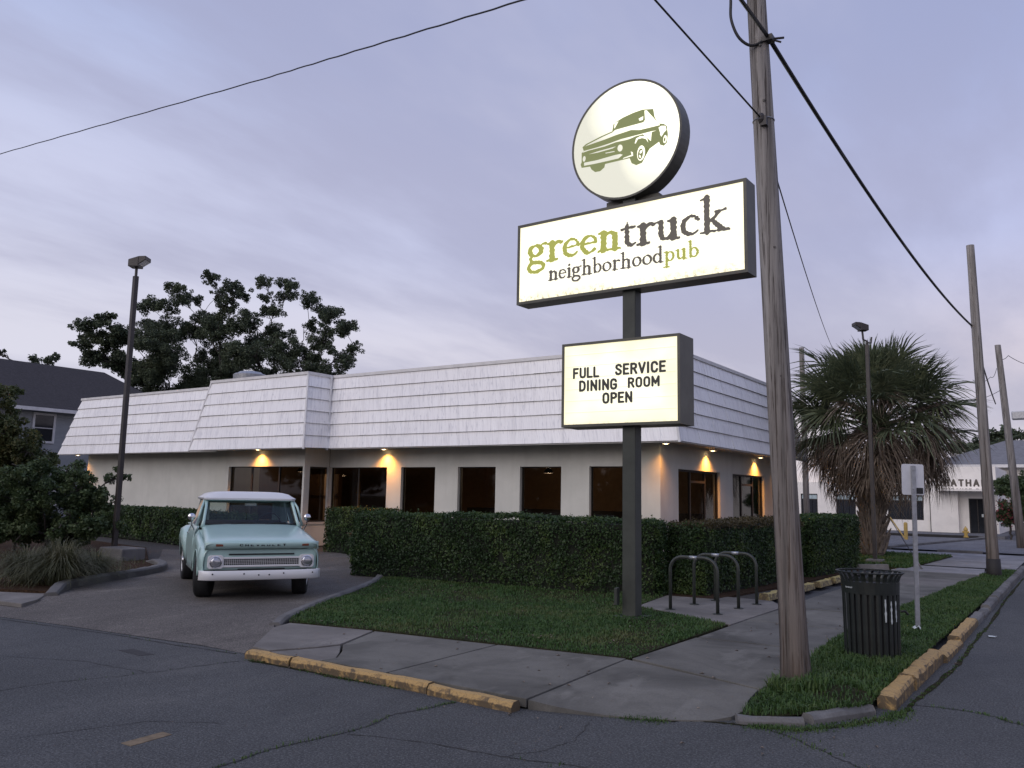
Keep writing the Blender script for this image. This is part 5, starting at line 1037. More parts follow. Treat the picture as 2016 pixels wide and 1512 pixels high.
h_ = q+cv*.115-rv*.03; upart(MB().cbox(h_, (.06, .06, .10)), 'clevis', 'dark_bronze'); upart(MB().lathe([(.02, -.05), (.035, -.02), (.035, .02), (.02, .05)], c=tuple(h_-rv*.03+np.array((0, 0, .03))), n=10), 'insulator', 'dark_bronze')
q2 = pole_at(6.42); h2 = q2+cv*.10+rv*.07
upart(MB().cbox(h2, (.10, .10, .06)).tube([h2, h2+rv*.16+np.array((0, 0, .02))], .012, 6).tube([h2+rv*.02, h2+rv*.13-np.array((0, 0, .03))], .010, 6), 'cable_clamp', 'dark_bronze')
for z in (6.9, 6.35, 5.75, 4.2, 2.9): p_ = pole_at(z)+cv*.105+rv*random.uniform(-.05, .05); upart(MB().cbox(p_, (.02, .02, .02)), 'nail', 'dark_bronze')
# the other poles
wood_pole('utility_pole', (-1.86, 23.0, -.05), (-1.97, 22.93, 8.05), .135, .090, 'wooden pole with a tarred foot at the end of the verge', 'wooden utility poles', True)
wood_pole('utility_pole', (-2.08, 38.0, -.05), (-2.48, 37.75, 7.95), .16, .11, 'leaning wooden pole at the frame edge beside the red shrub', 'wooden utility poles')
wood_pole('utility_pole', (-9.33, 35.0, -.05), (-9.36, 35.0, 8.0), .13, .10, 'bare wooden pole rising behind the palm and roof end', 'wooden utility poles')

# ================================================================== WIRES
def wire(pts, r, label, sag=0.0, n=26, wob=0.0, twist=False, soft=0):
    P = np.array(pts, float); t = np.linspace(0, len(P)-1, (len(P)-1)*n+1); C = np.stack([np.interp(t, range(len(P)), P[:, k]) for k in range(3)], 1)
    for _ in range(soft): C[1:-1] = (C[:-2]+2*C[1:-1]+C[2:])/4
    fr = t-np.floor(t); C[:, 2] -= sag*4*fr*(1-fr)
    if wob: C[:, 2] += wob*np.sin(t*n*1.9)
    b = MB(); b.tube(C, r, 5)
    if twist: b.tube(C+np.column_stack([0*t, .018*np.cos(t*n*.9), .018*np.sin(t*n*.9)]), r*.55, 4)
    return tag(b.build('overhead_wire', M['cable'], smooth=True), label, 'wire', 'overhead wires')
A0 = on_d(0, 303, (-22, 15)); A1 = on_d(520, 155, (-13, 11)); A2 = on_d(1030, 0, (-5.5, 8.5)); d0 = A0-A1; d2_ = A2-A1
wire([A0+d0*2.2+np.array((0, 0, .8)), A0+d0*.6+np.array((0, 0, .25)), A0, A1, A2, A2+d2_*.6, A2+d2_*3.0+np.array((0, 0, .6))], .013, 'thin wire crossing the sky above the restaurant roof', wob=.006)
c_top = h2+np.array((0, 0, .02)); fpt = np.array((-1.80, 22.93, 6.15))
f1 = on_d(1912, 640, (-1.93, 22.95)); f2 = on_d(1960, 795, (-2.3, 37.9)); back = c_top+(c_top-f1)*2.2; back[2] = c_top[2]+.6
m1 = on_d(1700, 330, (-2.2, 14.0)); pts = []
wire([back, c_top], .020, 'thick cable rising from the near pole out of the picture', sag=.05, twist=True)
wire([c_top, f1], .024, 'thick twisted cable between the near pole and the tarred pole', sag=.28, twist=True)
wire([f1, f2], .022, 'thick cable between the tarred pole and the leaning pole', sag=.12, twist=True)
e3 = on_d(1440, 0, h2); e4 = on_d(1437, 35, h2); e5 = on_d(1452, 75, h2); e6 = on_d(1480, 95, h2)
wire([pole_at(8.3)+cv*.10, pole_at(8.0)+cv*.16-rv*.10, on_d(1434, -60, h2), e3, e4, e5, e6, c_top], .016, 'hanging cable loop beside the near pole top', n=8, soft=14)
g1 = h_-rv*.03+np.array((0, 0, .03)); gdir = on_d(1290, 0, (-3.9, 5.5))
wire([gdir+(gdir-g1)*3.0, gdir, g1], .010, 'thin wire coming down to the clevis on the near pole')
k1 = on_d(1527, 318, (-2.45, 8.3))-cv*.10; k2 = on_d(1652, 705, (-7.0, 45.0)); wire([k1, k2+(k2-k1)*.0], .008, 'thin service wire falling from the near pole behind the palm', sag=.4)
wire([(-9.36, 35, 7.6), on_d(1748, 1015, (-6.5, 27.5)), (-3.55, 24.0, .0)], .012, 'guy wire slanting to the ground beside the palm')
gg = empty('guy_guard', (-3.55, 24.0, 0)); tag(gg, 'weathered sleeve on the foot of the guy wire', 'guard'); dgg = np.array(on_d(1748, 1015, (-6.5, 27.5)))-np.array((-3.55, 24, 0)); MB().tube([(0, 0, 0), tuple(dgg*.22)], .028, 6).build('sleeve', M['concrete_kerb'], gg)
L1p = on_d(1965, 705, (-2.4, 37.8)); wire([L1p, on_d(1985, 700, (-1.2, 40)), on_d(2040, 720, (2, 44))], .012, 'thin wire leaving the leaning pole top to the right', sag=.1)
wire([on_d(1915, 748, (-3.4, 37)), on_d(1950, 742, (-2.6, 37.6)), on_d(1962, 725, (-2.4, 37.8))], .010, 'short sagging wire left of the leaning pole', sag=.15)
wire([on_d(1900, 790, (-4.4, 37)), on_d(1970, 768, (-2.3, 37.9))], .010, 'lower wire left of the leaning pole', sag=.1)

# ================================================================== PARKING LOT LIGHTS
def area_light(base, h, head_dir, label, twin=False, r=.055, tipup=.35, hk=.82):
    e = empty('light_pole', base); tag(e, label, 'light pole', 'parking lot light poles')
    MB().box((-r, -r, .0), (r, r, h)).build('pole', M['dark_bronze'], e, bevel=.01)
    MB().cbox((0, 0, .06), (.42, .42, .12)).build('base', M['concrete_kerb'], e, bevel=.02)
    d = np.array((head_dir[0], head_dir[1], 0.0)); d /= np.linalg.norm(d); s_ = np.array((-d[1], d[0], 0))
    if twin:
        MB().tube([(0, 0, h), (0, 0, h+.10), tuple(-d*.10+np.array((0, 0, h+.14))), tuple(-d*.12+np.array((0, 0, h+.38)))], .03, 8).build('arm', M['dark_bronze'], e)
        MB().tube([(0, 0, h+.06), tuple(d*.12+np.array((0, 0, h+.05))), tuple(d*.14+np.array((0, 0, h+.22)))], .025, 8).build('spare_arm', M['dark_bronze'], e); c = -d*.12+np.array((0, 0, h+.50)); d = -d; s_ = -s_
    else:
        MB().tube([(0, 0, h), (0, 0, h+.22)], .035, 8).build('arm', M['dark_bronze'], e); c = np.array((0, 0, h+.34))
    b = MB()                                        # flood head: deep box that narrows to the lens visor
    def pt(a, k, z): return tuple(c+d*a*hk+s_*k*hk+np.array((0, 0, (z+tipup*a*.35)*hk)))
    for (a0, a1, w0, w1, zl0, zh0, zl1, zh1) in ((-.20, .12, .17, .19, -.12, .10, -.16, .16), (.12, .34, .19, .20, -.10, .16, .02, .14)):
        b.hexa([pt(a0, -w0, zl0), pt(a1, -w1, zl1), pt(a1, w1, zl1), pt(a0, w0, zl0), pt(a0, -w0, zh0), pt(a1, -w1, zh1), pt(a1, w1, zh1), pt(a0, w0, zh0)])
    hd_ = b.build('lamp_head', M['dark_bronze'], e, bevel=.012)
    MB().add([pt(.13, -.17, -.101), pt(.33, -.17, .012), pt(.33, .17, .012), pt(.13, .17, -.101)], [(0, 1, 2, 3)]).build('lens', M['lens'], hd_)
    return e
area_light((-19.3, 11.45, .0), 6.95, (rt.x, rt.y), 'tall dark light pole rising from the planting bed')
area_light((-4.88, 25.1, .0), 6.15, (rt.x, rt.y), 'light pole with bent arm in front of the palm', True, .050, .35, .72)
lb = MB().cbox((-18.7, 11.3, .16), (.95, .60, .30)).build('light_footing', M['concrete_kerb'], None, bevel=.03); tag(lb, 'low concrete block beside the tall light pole', 'footing')

# ================================================================== SIGN SEEN FROM BEHIND
sp_ = empty('street_sign', (-1.96, 12.70, 0)); tag(sp_, 'small street sign seen from behind on a steel post', 'sign')
b = MB(); b.box((-.028, -.012, 0), (.028, -.006, 2.20)).box((-.028, -.006, 0), (-.022, .018, 2.20)).box((.022, -.006, 0), (.028, .018, 2.20)); po = b.build('post', M['galvanized'], sp_); po.rotation_euler = (0, R(.8), YAW*.9)
for z in np.arange(.3, 2.1, .1): pass
pl_ = MB(); loop = rrect(-.15, .15, 1.80, 2.225, .03); n = len(loop); pl_.add([(x, .022, z) for x, z in loop]+[(x, .026, z) for x, z in loop], [tuple(range(n)), tuple(range(2*n-1, n-1, -1))]+[(i, n+i, n+(i+1) % n, (i+1) % n) for i in range(n)])
po2 = pl_.build('sign_plate', M['alu_back'], sp_); po2.rotation_euler = (0, R(.8), YAW*.9)
for z in (1.88, 2.14): o = MB().lathe([(.012, -.022), (.012, -.012)], c=(0, 0, z), axis='y', n=8).build('bolt', M['worn_metal'], sp_); o.rotation_euler = (0, R(.8), YAW*.9)
pl3 = MB().box((.045, .010, 1.82), (.13, .0215, 1.90)).build('sticker', M['trim_black'], sp_); pl3.rotation_euler = (0, R(.8), YAW*.9)
# ================================================================== FOLIAGE HELPERS
def leaf_mesh(name, C, Nrm, size, mat, parent=None, aspect=.55, off=None, fold=.25):
    n = len(C); C = np.asarray(C, float); N_ = Nrm/(np.linalg.norm(Nrm, axis=1)[:, None]+1e-9); r_ = rng.normal(size=(n, 3)); T = np.cross(N_, r_); T /= np.linalg.norm(T, axis=1)[:, None]+1e-9; Bv = np.cross(N_, T)
    s_ = (size*rng.uniform(.6, 1.35, n))[:, None]; V = np.zeros((n, 4, 3)); V[:, 0] = C-T*s_*.5; V[:, 1] = C+Bv*s_*aspect*.5+N_*s_*fold*.3; V[:, 2] = C+T*s_*.5; V[:, 3] = C-Bv*s_*aspect*.5+N_*s_*fold*.3
    if off is not None: V -= np.array(off)
    i = np.arange(n)*4; F = np.concatenate([np.stack([i, i+1, i+2], 1), np.stack([i, i+2, i+3], 1)]); return np_mesh(name, V, F, M[mat], parent)
def unit(n): v = rng.normal(size=(n, 3)); return v/np.linalg.norm(v, axis=1)[:, None]
def hedge(name, path, width, h, label, dens=1500, leaf=.055, group='clipped hedges round the building', top_mat=None, round_end=False, lump=.075):
    """clipped hedge swept along a path"""
    P = np.array(path, float); seg = np.linalg.norm(np.diff(P, axis=0), axis=1); L = seg.sum(); cum = np.concatenate([[0], np.cumsum(seg)]); base = P[len(P)//2]; off = (base[0], base[1], 0)
    e = empty(name, off); tag(e, label, 'hedge', group)
    def at(t): return np.stack([np.interp(t, cum, P[:, k]) for k in (0, 1)], 1)
    def frame(t): d = at(np.minimum(t+.05, L))-at(np.maximum(t-.05, 0)); d /= np.linalg.norm(d, axis=1)[:, None]+1e-9; return d, np.stack([-d[:, 1], d[:, 0]], 1)
    pr = 2*h+width; n = int(dens*L*pr); t = rng.uniform(0, L, n); u = rng.uniform(0, pr, n); d, nn = frame(t); c = at(t); hw = width/2
    lx = np.where(u < h, -hw, np.where(u < h+width, u-h-hw, hw)); lz = np.where(u < h, u, np.where(u < h+width, h, 2*h+width-u)); on = np.where(u < h, -1.0, np.where(u < h+width, 0, 1.0)); oz = np.where((u >= h) & (u < h+width), 1.0, 0.0)
    wob = lump*vnoise(t*1.0, lz+u*.3, 2.6, 21)+.03*vnoise(t, u, 9, 22); rad = .08; cr = np.clip((lz-(h-rad))/rad, 0, 1)
    q = np.column_stack([c+nn*(lx*(1-.06*(lz/h)**6*0)+on*wob)[:, None], lz+oz*(wob*.8+.035*vnoise(t, u, 1.3, 23))]); q += rng.normal(0, .022, q.shape)
    # round the long edges and the ends
    k = np.minimum(t, L-t); sh = np.clip(1-k/.25, 0, 1)**2*.15; q[:, :2] -= nn*(np.sign(lx)*sh*hw*1.0)[:, None]; q[:, 2] -= sh*.25*(lz > h*.8)
    Nn = np.column_stack([nn*on[:, None], oz])+rng.normal(0, .65, (n, 3))
    kp = (rng.random(n) < np.clip((lz+.02)/.22, .25, 1)) & ((vnoise(t, u, 3.1, 24)+vnoise(t, u, 7.3, 25)) > -.95); q, Nn, oz, lz = q[kp], Nn[kp], oz[kp], lz[kp]
    istop = (oz > 0) | (lz > h*.93)
    if top_mat:
        leaf_mesh('foliage', q[~istop], Nn[~istop], leaf, 'hedge_leaf', e, off=off); leaf_mesh('top_growth', q[istop], Nn[istop], leaf, top_mat, e, off=off)
    else: leaf_mesh('foliage', q, Nn, leaf, 'hedge_leaf', e, off=off)
    # ends
    for t0, sgn in ((0.0, -1), (L, 1)):
        m = int(dens*width*h*1.3); tt = np.full(m, t0); dd, nn_ = frame(tt); cc = at(tt); a = rng.uniform(-hw, hw, m); z = rng.uniform(0, h, m); bul = .10*(1-(a/hw)**2)*(1-(z/h)**4)
        q_ = np.column_stack([cc+nn_*a[:, None]+dd*(sgn*bul)[:, None], z])+rng.normal(0, .025, (m, 3)); leaf_mesh('foliage', q_, np.column_stack([dd*sgn, np.zeros(m)])+rng.normal(0, .6, (m, 3)), leaf, 'hedge_leaf', e, off=off)
    # dark solid block that stands in for the shade inside the hedge
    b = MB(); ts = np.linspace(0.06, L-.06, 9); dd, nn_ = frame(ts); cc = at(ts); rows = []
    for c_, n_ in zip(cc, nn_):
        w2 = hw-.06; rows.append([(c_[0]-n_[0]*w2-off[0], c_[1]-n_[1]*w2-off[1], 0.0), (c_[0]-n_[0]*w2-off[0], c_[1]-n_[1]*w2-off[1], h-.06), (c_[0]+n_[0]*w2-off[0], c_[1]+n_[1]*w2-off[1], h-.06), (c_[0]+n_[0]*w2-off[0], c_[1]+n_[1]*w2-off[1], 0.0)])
    b.grid(rows); b.f.append((3, 2, 1, 0)); o = len(b.v)-4; b.f.append((o, o+1, o+2, o+3)); b.build('shade_core', M['hedge_core'], e)
    # stray shoots on top
    m = int(L*9); tt = rng.uniform(0, L, m); dd, nn_ = frame(tt); cc = at(tt)+nn_*rng.uniform(-hw*.8, hw*.8, m)[:, None]; hh = rng.uniform(.02, .16, m)**1.15; qq = []
    for j in range(6): qq.append(np.column_stack([cc+rng.normal(0, .012, (m, 2)), h+hh*j/5.0]))
    qq = np.concatenate(qq); leaf_mesh('shoots', qq, unit(len(qq))+np.array((0, 0, .5)), leaf*.8, top_mat or 'hedge_leaf', e, off=off)['kind'] = 'stuff'; return e
hedge('hedge', [(-12.55, 13.05), (-10.0, 13.40), (-7.8, 13.75), (-6.35, 14.15)], .95, 1.26, 'long clipped hedge along the front behind the lawn', 2100, .050)
hedge('hedge', [(-5.98, 14.35), (-5.75, 16.5), (-5.60, 19.2)], .80, 1.24, 'side hedge with browned top behind the bike racks', 2000, .052, top_mat='hedge_brown')
hedge('hedge', [(-5.55, 19.5), (-5.40, 21.4), (-5.30, 22.8)], 1.05, 1.30, 'rounded hedge end next to the palm', 1700, .055)
hedge('hedge', [(-29.0, 16.9), (-24.6, 16.4), (-19.6, 15.4)], .9, 1.0, 'hedge against the wing wall behind the truck', 900, .08)
hedge('hedge', [(-17.9, 17.3), (-15.9, 17.5)], .9, 1.22, 'small trimmed shrub below the wide window', 1300, .06)
hedge('hedge', [(-14.6, 15.1), (-12.9, 14.2)], .8, .72, 'low brownish hedge stub between truck and long hedge', 1100, .06, top_mat='hedge_brown')

# ================================================================== BROADLEAF TREES: limbs grown to each clump of the crown
def limb(b, p0, p1, r0, r1, bend=.12, n=6):
    p0, p1 = np.array(p0), np.array(p1); d = p1-p0; L = np.linalg.norm(d); s_ = rng.normal(0, bend*L, 3); s_[2] = abs(s_[2])*.6; t = np.linspace(0, 1, n+1)
    pts = p0+np.outer(t, d)+np.outer(4*t*(1-t), s_)*.5+rng.normal(0, .02*L, (n+1, 3))*(t*(1-t)*4)[:, None]; b.tube(pts, list(r0+(r1-r0)*t), 6); return pts
def tree(name, base, fork, clumps, r0, label, mat, leaf, per, cat='tree', group=None, flat=.75, tips=3, dropf=.0):
    """clumps: list of (centre, radius)"""
    e = empty(name, tuple(base)); tag(e, label, cat, group); base = np.array(base); fork = np.array(fork); tb = MB(); tr = limb(tb, (0, 0, -.1), fork-base, r0, r0*.7, .03, 8); bb = MB(); LC, LN = [], []
    cl = sorted(clumps, key=lambda c: np.linalg.norm(np.array(c[0])-fork)); nodes = [(fork-base, r0*.62)]
    for c, rad in cl:
        c = np.array(c)-base; dist = [np.linalg.norm(c-n_)+(.6*np.linalg.norm(n_-(fork-base))) for n_, _ in nodes]; k = int(np.argmin(dist)); p, rr = nodes[k]; r1 = max(.03, rr*.55)
        pts = limb(bb, p, c, rr*.75, r1*.6, .16); nodes += [(pts[3], rr*.68), (c, r1*.7)]
        for _ in range(tips+1):
            v = unit(1)[0]*rad*np.array((1, 1, flat)); limb(bb, pts[4], c+v*.95, r1*.5, .012, .15, 4)
        ns = int(13+13*rad); sv = unit(ns)*(rad*rng.uniform(.2, 1.3, ns)**.8)[:, None]*np.array((1, 1, flat)); sr = rad*rng.uniform(.22, .44, ns)
        for s_c, s_r in zip(sv, sr):
            if s_r > .22 and rng.random() < .6: limb(bb, pts[5], c+s_c, r1*.35, .012, .18, 3)
            m = max(10, int(per*s_r**2)); v = unit(m); q = c+s_c+v*(s_r*rng.uniform(.2, 1.05, m)**.55)[:, None]*np.array((1, 1, .8)); q[:, 2] += .12*s_r*np.sin(v[:, 0]*9)
            LC.append(q); LN.append(v*.5+rng.normal(0, .75, (m, 3))+np.array((0, 0, .35)))
    tb.build('trunk', M['bark'], e, smooth=True); bb.build('limbs', M['bark'], e, smooth=True); leaf_mesh('crown', np.concatenate(LC), np.concatenate(LN), leaf, mat, e); return e
def clumps_px(rows, plane, spread, mpp=None):
    o = []
    for (px, py, rp) in rows:
        c = on_d(px, py, plane); dep = np.dot(np.array(fh)[:2], np.array(plane)[:2]); rad = rp*1.22/F_PX*dep; c = c+np.array(fh)*rng.uniform(-spread, spread); o.append((c, rad))
    return o
PA = (-45.0, 35.0)
A_ = [(340, 578, 16), (358, 580, 16), (378, 592, 16), (332, 606, 16), (395, 615, 22), (428, 556, 15), (446, 552, 16), (462, 566, 14), (470, 584, 12), (430, 578, 14), (450, 610, 20), (410, 640, 26), (360, 640, 28), (310, 650, 26), (285, 600, 20), (270, 625, 22), (300, 690, 30), (345, 690, 32), (395, 690, 34), (440, 660, 26), (470, 640, 18), (430, 720, 32), (260, 670, 26), (270, 720, 30), (320, 735, 30), (370, 740, 30), (472, 590, 12), (300, 768, 26), (345, 770, 26), (390, 765, 26), (430, 752, 26), (250, 765, 24)]
B_ = [(512, 578, 14), (530, 566, 14), (550, 572, 14), (572, 566, 14), (590, 578, 15), (605, 592, 18), (625, 605, 20), (650, 625, 20), (672, 640, 18), (695, 655, 14), (690, 680, 14), (505, 640, 22), (490, 670, 26), (530, 650, 24), (560, 690, 26), (600, 690, 24), (640, 680, 22), (670, 700, 18), (520, 710, 30), (580, 725, 24), (630, 722, 22), (675, 728, 16), (545, 615, 14), (505, 600, 14), (610, 640, 16), (650, 655, 14), (480, 715, 26), (500, 745, 24), (540, 742, 22), (575, 745, 18), (610, 738, 18), (645, 735, 18), (690, 715, 12)]
gA = on_d(392, 770, PA); tree('live_oak', (gA[0], gA[1], 0), (gA[0], gA[1], 7.0), clumps_px(A_, PA, 3.0), .48, 'broad oak rising behind the low wing of the restaurant', 'oak_leaf', .135, 1350, group='trees behind the restaurant')
PB = (-41.0, 37.5); gB = on_d(560, 770, PB); tree('live_oak', (gB[0], gB[1], 0), (gB[0], gB[1], 7.0), clumps_px(B_, PB, 2.5), .44, 'oak with open arching limbs above the roof ridge', 'oak_leaf', .13, 1350, group='trees behind the restaurant')
C_ = [(160, 655, 16), (185, 650, 18), (215, 640, 18), (232, 628, 10), (205, 670, 22), (170, 680, 16), (240, 660, 20), (190, 705, 22), (225, 710, 26), (250, 740, 22)]
PC = (-49.0, 31.0); gC = on_d(215, 780, PC); tree('feathery_tree', (gC[0], gC[1], 0), (gC[0], gC[1], 6.5), clumps_px(C_, PC, 1.2), .22, 'feathery tree left of the oaks above the grey house', 'oak_leaf', .17, 950, group='trees behind the restaurant', flat=.55)
gD = on_d(85, 720, (-62, 30)); tree('distant_tree', (gD[0], gD[1], 0), (gD[0], gD[1], 8), clumps_px([(70, 708, 10), (88, 712, 12), (100, 700, 8), (108, 712, 8), (5, 695, 8), (60, 720, 10)], (-62, 30), 1), .2, 'sparse treetop showing over the grey house ridge', 'oak_leaf', .22, 200, group='trees behind the restaurant')
# far trees on the right
gE = on_d(1990, 900, (-6, 74)); tree('distant_tree', (gE[0], gE[1], 0), (gE[0], gE[1], 3.5), clumps_px([(1935, 885, 16), (1950, 875, 14), (1975, 880, 22), (2000, 862, 24), (2025, 850, 26), (2040, 880, 26), (1955, 895, 18), (1990, 893, 22), (1918, 880, 16), (1900, 892, 14)], (-6, 74), 2.5), .3, 'dark treetops far behind the white office', 'oak_leaf', .34, 330, group='trees at the end of the side street')
gF = on_d(1990, 1050, (-2.2, 47)); tree('flowering_shrub', (gF[0], gF[1], .1), (gF[0], gF[1], .8), clumps_px([(1975, 965, 18), (1995, 955, 20), (2010, 975, 22), (1985, 1000, 20), (2005, 1015, 22), (2030, 1000, 26), (1975, 1025, 14), (2020, 950, 20)], (-2.2, 47), .5), .06, 'dark shrub with red blooms beside the office entrance', 'shrub_leaf', .12, 2200, 'shrub')
q = on_d(1985, 1005, (-2.4, 46.2)); e = [o for o in bpy.data.objects if o.name.startswith('flowering_shrub')][0]
qq = q+rng.normal(0, (.35, .2, .35), (220, 3)); leaf_mesh('blossoms', qq, unit(220), .10, 'red_bloom', e, off=tuple(e.location))

# ================================================================== LEFT BED: leafy shrubs, fountain grass
PS = (-20.5, 11.0); gS = on_d(90, 1075, PS)
tree('leafy_shrub', (gS[0], gS[1], 0), (gS[0], gS[1], .5), clumps_px([(60, 980, 42), (110, 965, 36), (150, 985, 36), (185, 960, 28), (200, 1000, 30), (165, 1030, 34), (100, 1030, 42), (45, 1035, 40), (205, 935, 16), (140, 935, 26), (85, 930, 30), (15, 1000, 40), (215, 1035, 24), (10, 1050, 30), (130, 1060, 30)], PS, .7), .05, 'dark leafy shrub left of the tall light pole', 'shrub_leaf', .085, 4600, 'shrub', 'shrubs at the left edge')
PS2 = (-22.5, 11.0); gS2 = on_d(30, 1050, PS2)
tree('leafy_shrub', (gS2[0], gS2[1], 0), (gS2[0], gS2[1], 1.0), clumps_px([(12, 820, 30), (35, 850, 30), (50, 880, 28), (10, 880, 36), (75, 905, 26), (30, 920, 36), (-20, 900, 50), (-15, 830, 40), (-30, 960, 50), (20, 960, 36), (5, 770, 16), (-25, 780, 30), (55, 935, 24)], PS2, .8), .06, 'tall shrub with rust tinted tips at the left frame edge', 'shrub_rusty', .09, 4200, 'shrub', 'shrubs at the left edge')
def fountain(x, y, h, n, label, spread=.75):
    e = empty('fountain_grass', (x, y, .03)); tag(e, label, 'grass clump', 'grass clumps in the planting bed'); a = rng.uniform(0, 6.28, n); r0 = rng.uniform(0, .22, n); reach = spread*rng.uniform(.25, 1.1, n); hh = h*rng.uniform(.55, 1.15, n)*(1.15-.35*reach/spread); d = np.stack([np.cos(a), np.sin(a)], 1); s_ = np.stack([-d[:, 1], d[:, 0]], 1)*.006; V = np.zeros((n, 9, 3))
    for j, t in enumerate((0, .35, .7, .92)):
        c = d*(r0+reach*t**1.8)[:, None]; z = hh*(1-(1-t)**1.9)-reach*.35*t**3; w = 1-t*.6
        V[:, 2*j, :2] = c-s_*w; V[:, 2*j+1, :2] = c+s_*w; V[:, 2*j, 2] = V[:, 2*j+1, 2] = z
    V[:, 8, :2] = d*(r0+reach*1.1)[:, None]; V[:, 8, 2] = hh*.97-reach*.45
    i = np.arange(n)*9; F = []
    for j in range(3): F += [np.stack([i+2*j, i+2*j+1, i+2*j+3], 1), np.stack([i+2*j, i+2*j+3, i+2*j+2], 1)]
    F.append(np.stack([i+6, i+7, i+8], 1)); np_mesh('grass_blades', V, np.concatenate(F), M['dry_grass'], e); leafn = n
fountain(-14.65, 7.75, .72, 1500, 'big arching clump of tan fountain grass behind the kerb'); fountain(-15.3, 7.5, .62, 1000, 'tan fountain grass clump at the left frame edge'); fountain(-15.3, 8.7, .52, 800, 'small grass clump between the big one and the light pole', .6)
P = scatter([(-13.85, 7.25), (-14.5, 7.9), (-15.3, 9.6), (-17.5, 11.2), (-22, 12), (-22, 7), (-14.6, 6.9)], 9000, .03, lambda x, y: np.clip(.5+vnoise(x, y, 1.7, 31), 0, 1)); tag(blades('ground_cover', P, .12, .015, 'dry_grass', .9), 'thin dry growth over the planting bed', 'ground cover')

# ================================================================== CABBAGE PALM
PX, PY = -5.55, 28.2
pm = empty('cabbage_palm', (PX, PY, 0)); tag(pm, 'stout cabbage palm with shaggy round crown and booted trunk', 'palm tree', None)
b = MB(); b.tube([(0, 0, -.1), (.02, 0, .8), (.05, .05, 1.8), (.12, .1, 2.8), (.2, .15, 4.2)], [.33, .29, .27, .26, .22], 14); b.build('trunk', M['palm_boot'], pm, smooth=True)
bt = MB(); bt.hexa([(0, -.05, 0), (.06, -.05, -.02), (.06, .05, -.02), (0, .05, 0), (.13, -.035, .20), (.165, -.03, .17), (.165, .03, .17), (.13, .035, .20)]); bt.hexa([(.13, -.035, .20), (.165, -.03, .17), (.165, -.005, .17), (.13, -.006, .20), (.19, -.045, .30), (.205, -.042, .29), (.205, -.028, .29), (.19, -.026, .30)]); bt.hexa([(.13, .006, .20), (.165, .005, .17), (.165, .03, .17), (.13, .035, .20), (.19, .026, .30), (.205, .028, .29), (.205, .042, .29), (.19, .045, .30)])
boot = None
for r_ in range(17):
    for k in range(9):
        a = 2*math.pi*(k+.5*(r_ % 2))/9+random.uniform(-.1, .1); z = .12+r_*.135+random.uniform(-.03, .03); rr = .30-.02*z
        if boot is None: boot = o = bt.build('boot', M['palm_boot'], pm)
        else: o = boot.copy(); COL.objects.link(o); o.parent = pm
        o.location = (rr*math.cos(a)*.93+.03*z, rr*math.sin(a)*.93+.025*z, z); o.rotation_euler = (0, random.uniform(-.25, .1), a); o.scale = (random.uniform(1.0, 1.5),)*3
def frond_mesh(seed, droop, plen, blen, dead):
    g = np.random.default_rng(seed); b = MB(); b.tube([(0, 0, 0), (plen*.5, 0, .05), (plen, 0, .02)], [.022, .014, .010], 4); n = 30
    rachis = [(plen+blen*.38*t, 0, .02-droop*.30*t*t) for t in np.linspace(0, 1, 6)]
    for k in range(n):
        f = k/(n-1)*2-1; ang = f*R(104 if not dead else 62); L = blen*(1-.30*abs(f)**2)*g.uniform(.88, 1.1); t = 1-abs(f); j = min(4, int(t*5)); p0 = np.array(rachis[j]); d = np.array((math.cos(ang), math.sin(ang), .18*(1-abs(f)))); w = .030*blen/1.2*(1 if not dead else .7)
        sd = np.array((-math.sin(ang), math.cos(ang), 0)); pts = []; kd = g.uniform(.4, 1.35); kt = g.normal(0, .05)
        for u in (0, .35, .7, 1.0): pts.append(p0+d*L*u*(1-.10*droop*u)+np.array((0, 0, -droop*L*u**2.2*kd))+np.array((0, kt*u*u, 0)))
        o = len(b.v)
        for u, q_ in zip((.25, 1.0, .75, .06), pts): b.v += [tuple(q_-sd*w*u), tuple(q_+np.array((0, 0, -.012)) if u > .1 else q_), tuple(q_+sd*w*u)]
        for r2 in range(3):
            for c2 in range(2): b.f.append((o+r2*3+c2, o+r2*3+c2+1, o+(r2+1)*3+c2+1, o+(r2+1)*3+c2))
    return b
def frond_data(seed, droop, plen, blen, dead, mat):
    o = frond_mesh(seed, droop, plen, blen, dead).build('frond', M[mat], pm); me_ = o.data; bpy.data.objects.remove(o); return me_
greens = [frond_data(s_, .12+.10*s_, 1.25+.05*s_, .92, False, 'palm_green') for s_ in range(6)]; mids = [frond_data(20+s_, .45+.16*s_, 1.2, .95, False, 'palm_green') for s_ in range(4)]; deads = [frond_data(40+s_, .70+.14*s_, 1.1, .80, True, 'palm_brown') for s_ in range(6)]
NF = 240
for i in range(NF):
    t = (i+.5)/NF; el = R(84-134*t**.95)+random.uniform(-.16, .16); az = i*2.39996+random.uniform(-.2, .2); dead = el < R(-2) or (el < R(34) and random.random() < .24)
    me_ = random.choice(deads if dead else (mids if el < R(12) else greens)); o = bpy.data.objects.new('dead_frond' if dead else 'green_frond', me_); COL.objects.link(o); o.parent = pm
    zc = 4.15-.75*max(0, t-.40)+random.uniform(-.3, .25); rr = .10+.12*t; o.location = (.2+rr*math.cos(az), .15+rr*math.sin(az), zc); o.rotation_euler = (random.uniform(-.5, .5), -el, az)
    sc_ = random.uniform(.98, 1.22)*(1.08 if .25 < t < .75 else 1.0); o.scale = (sc_,)*3
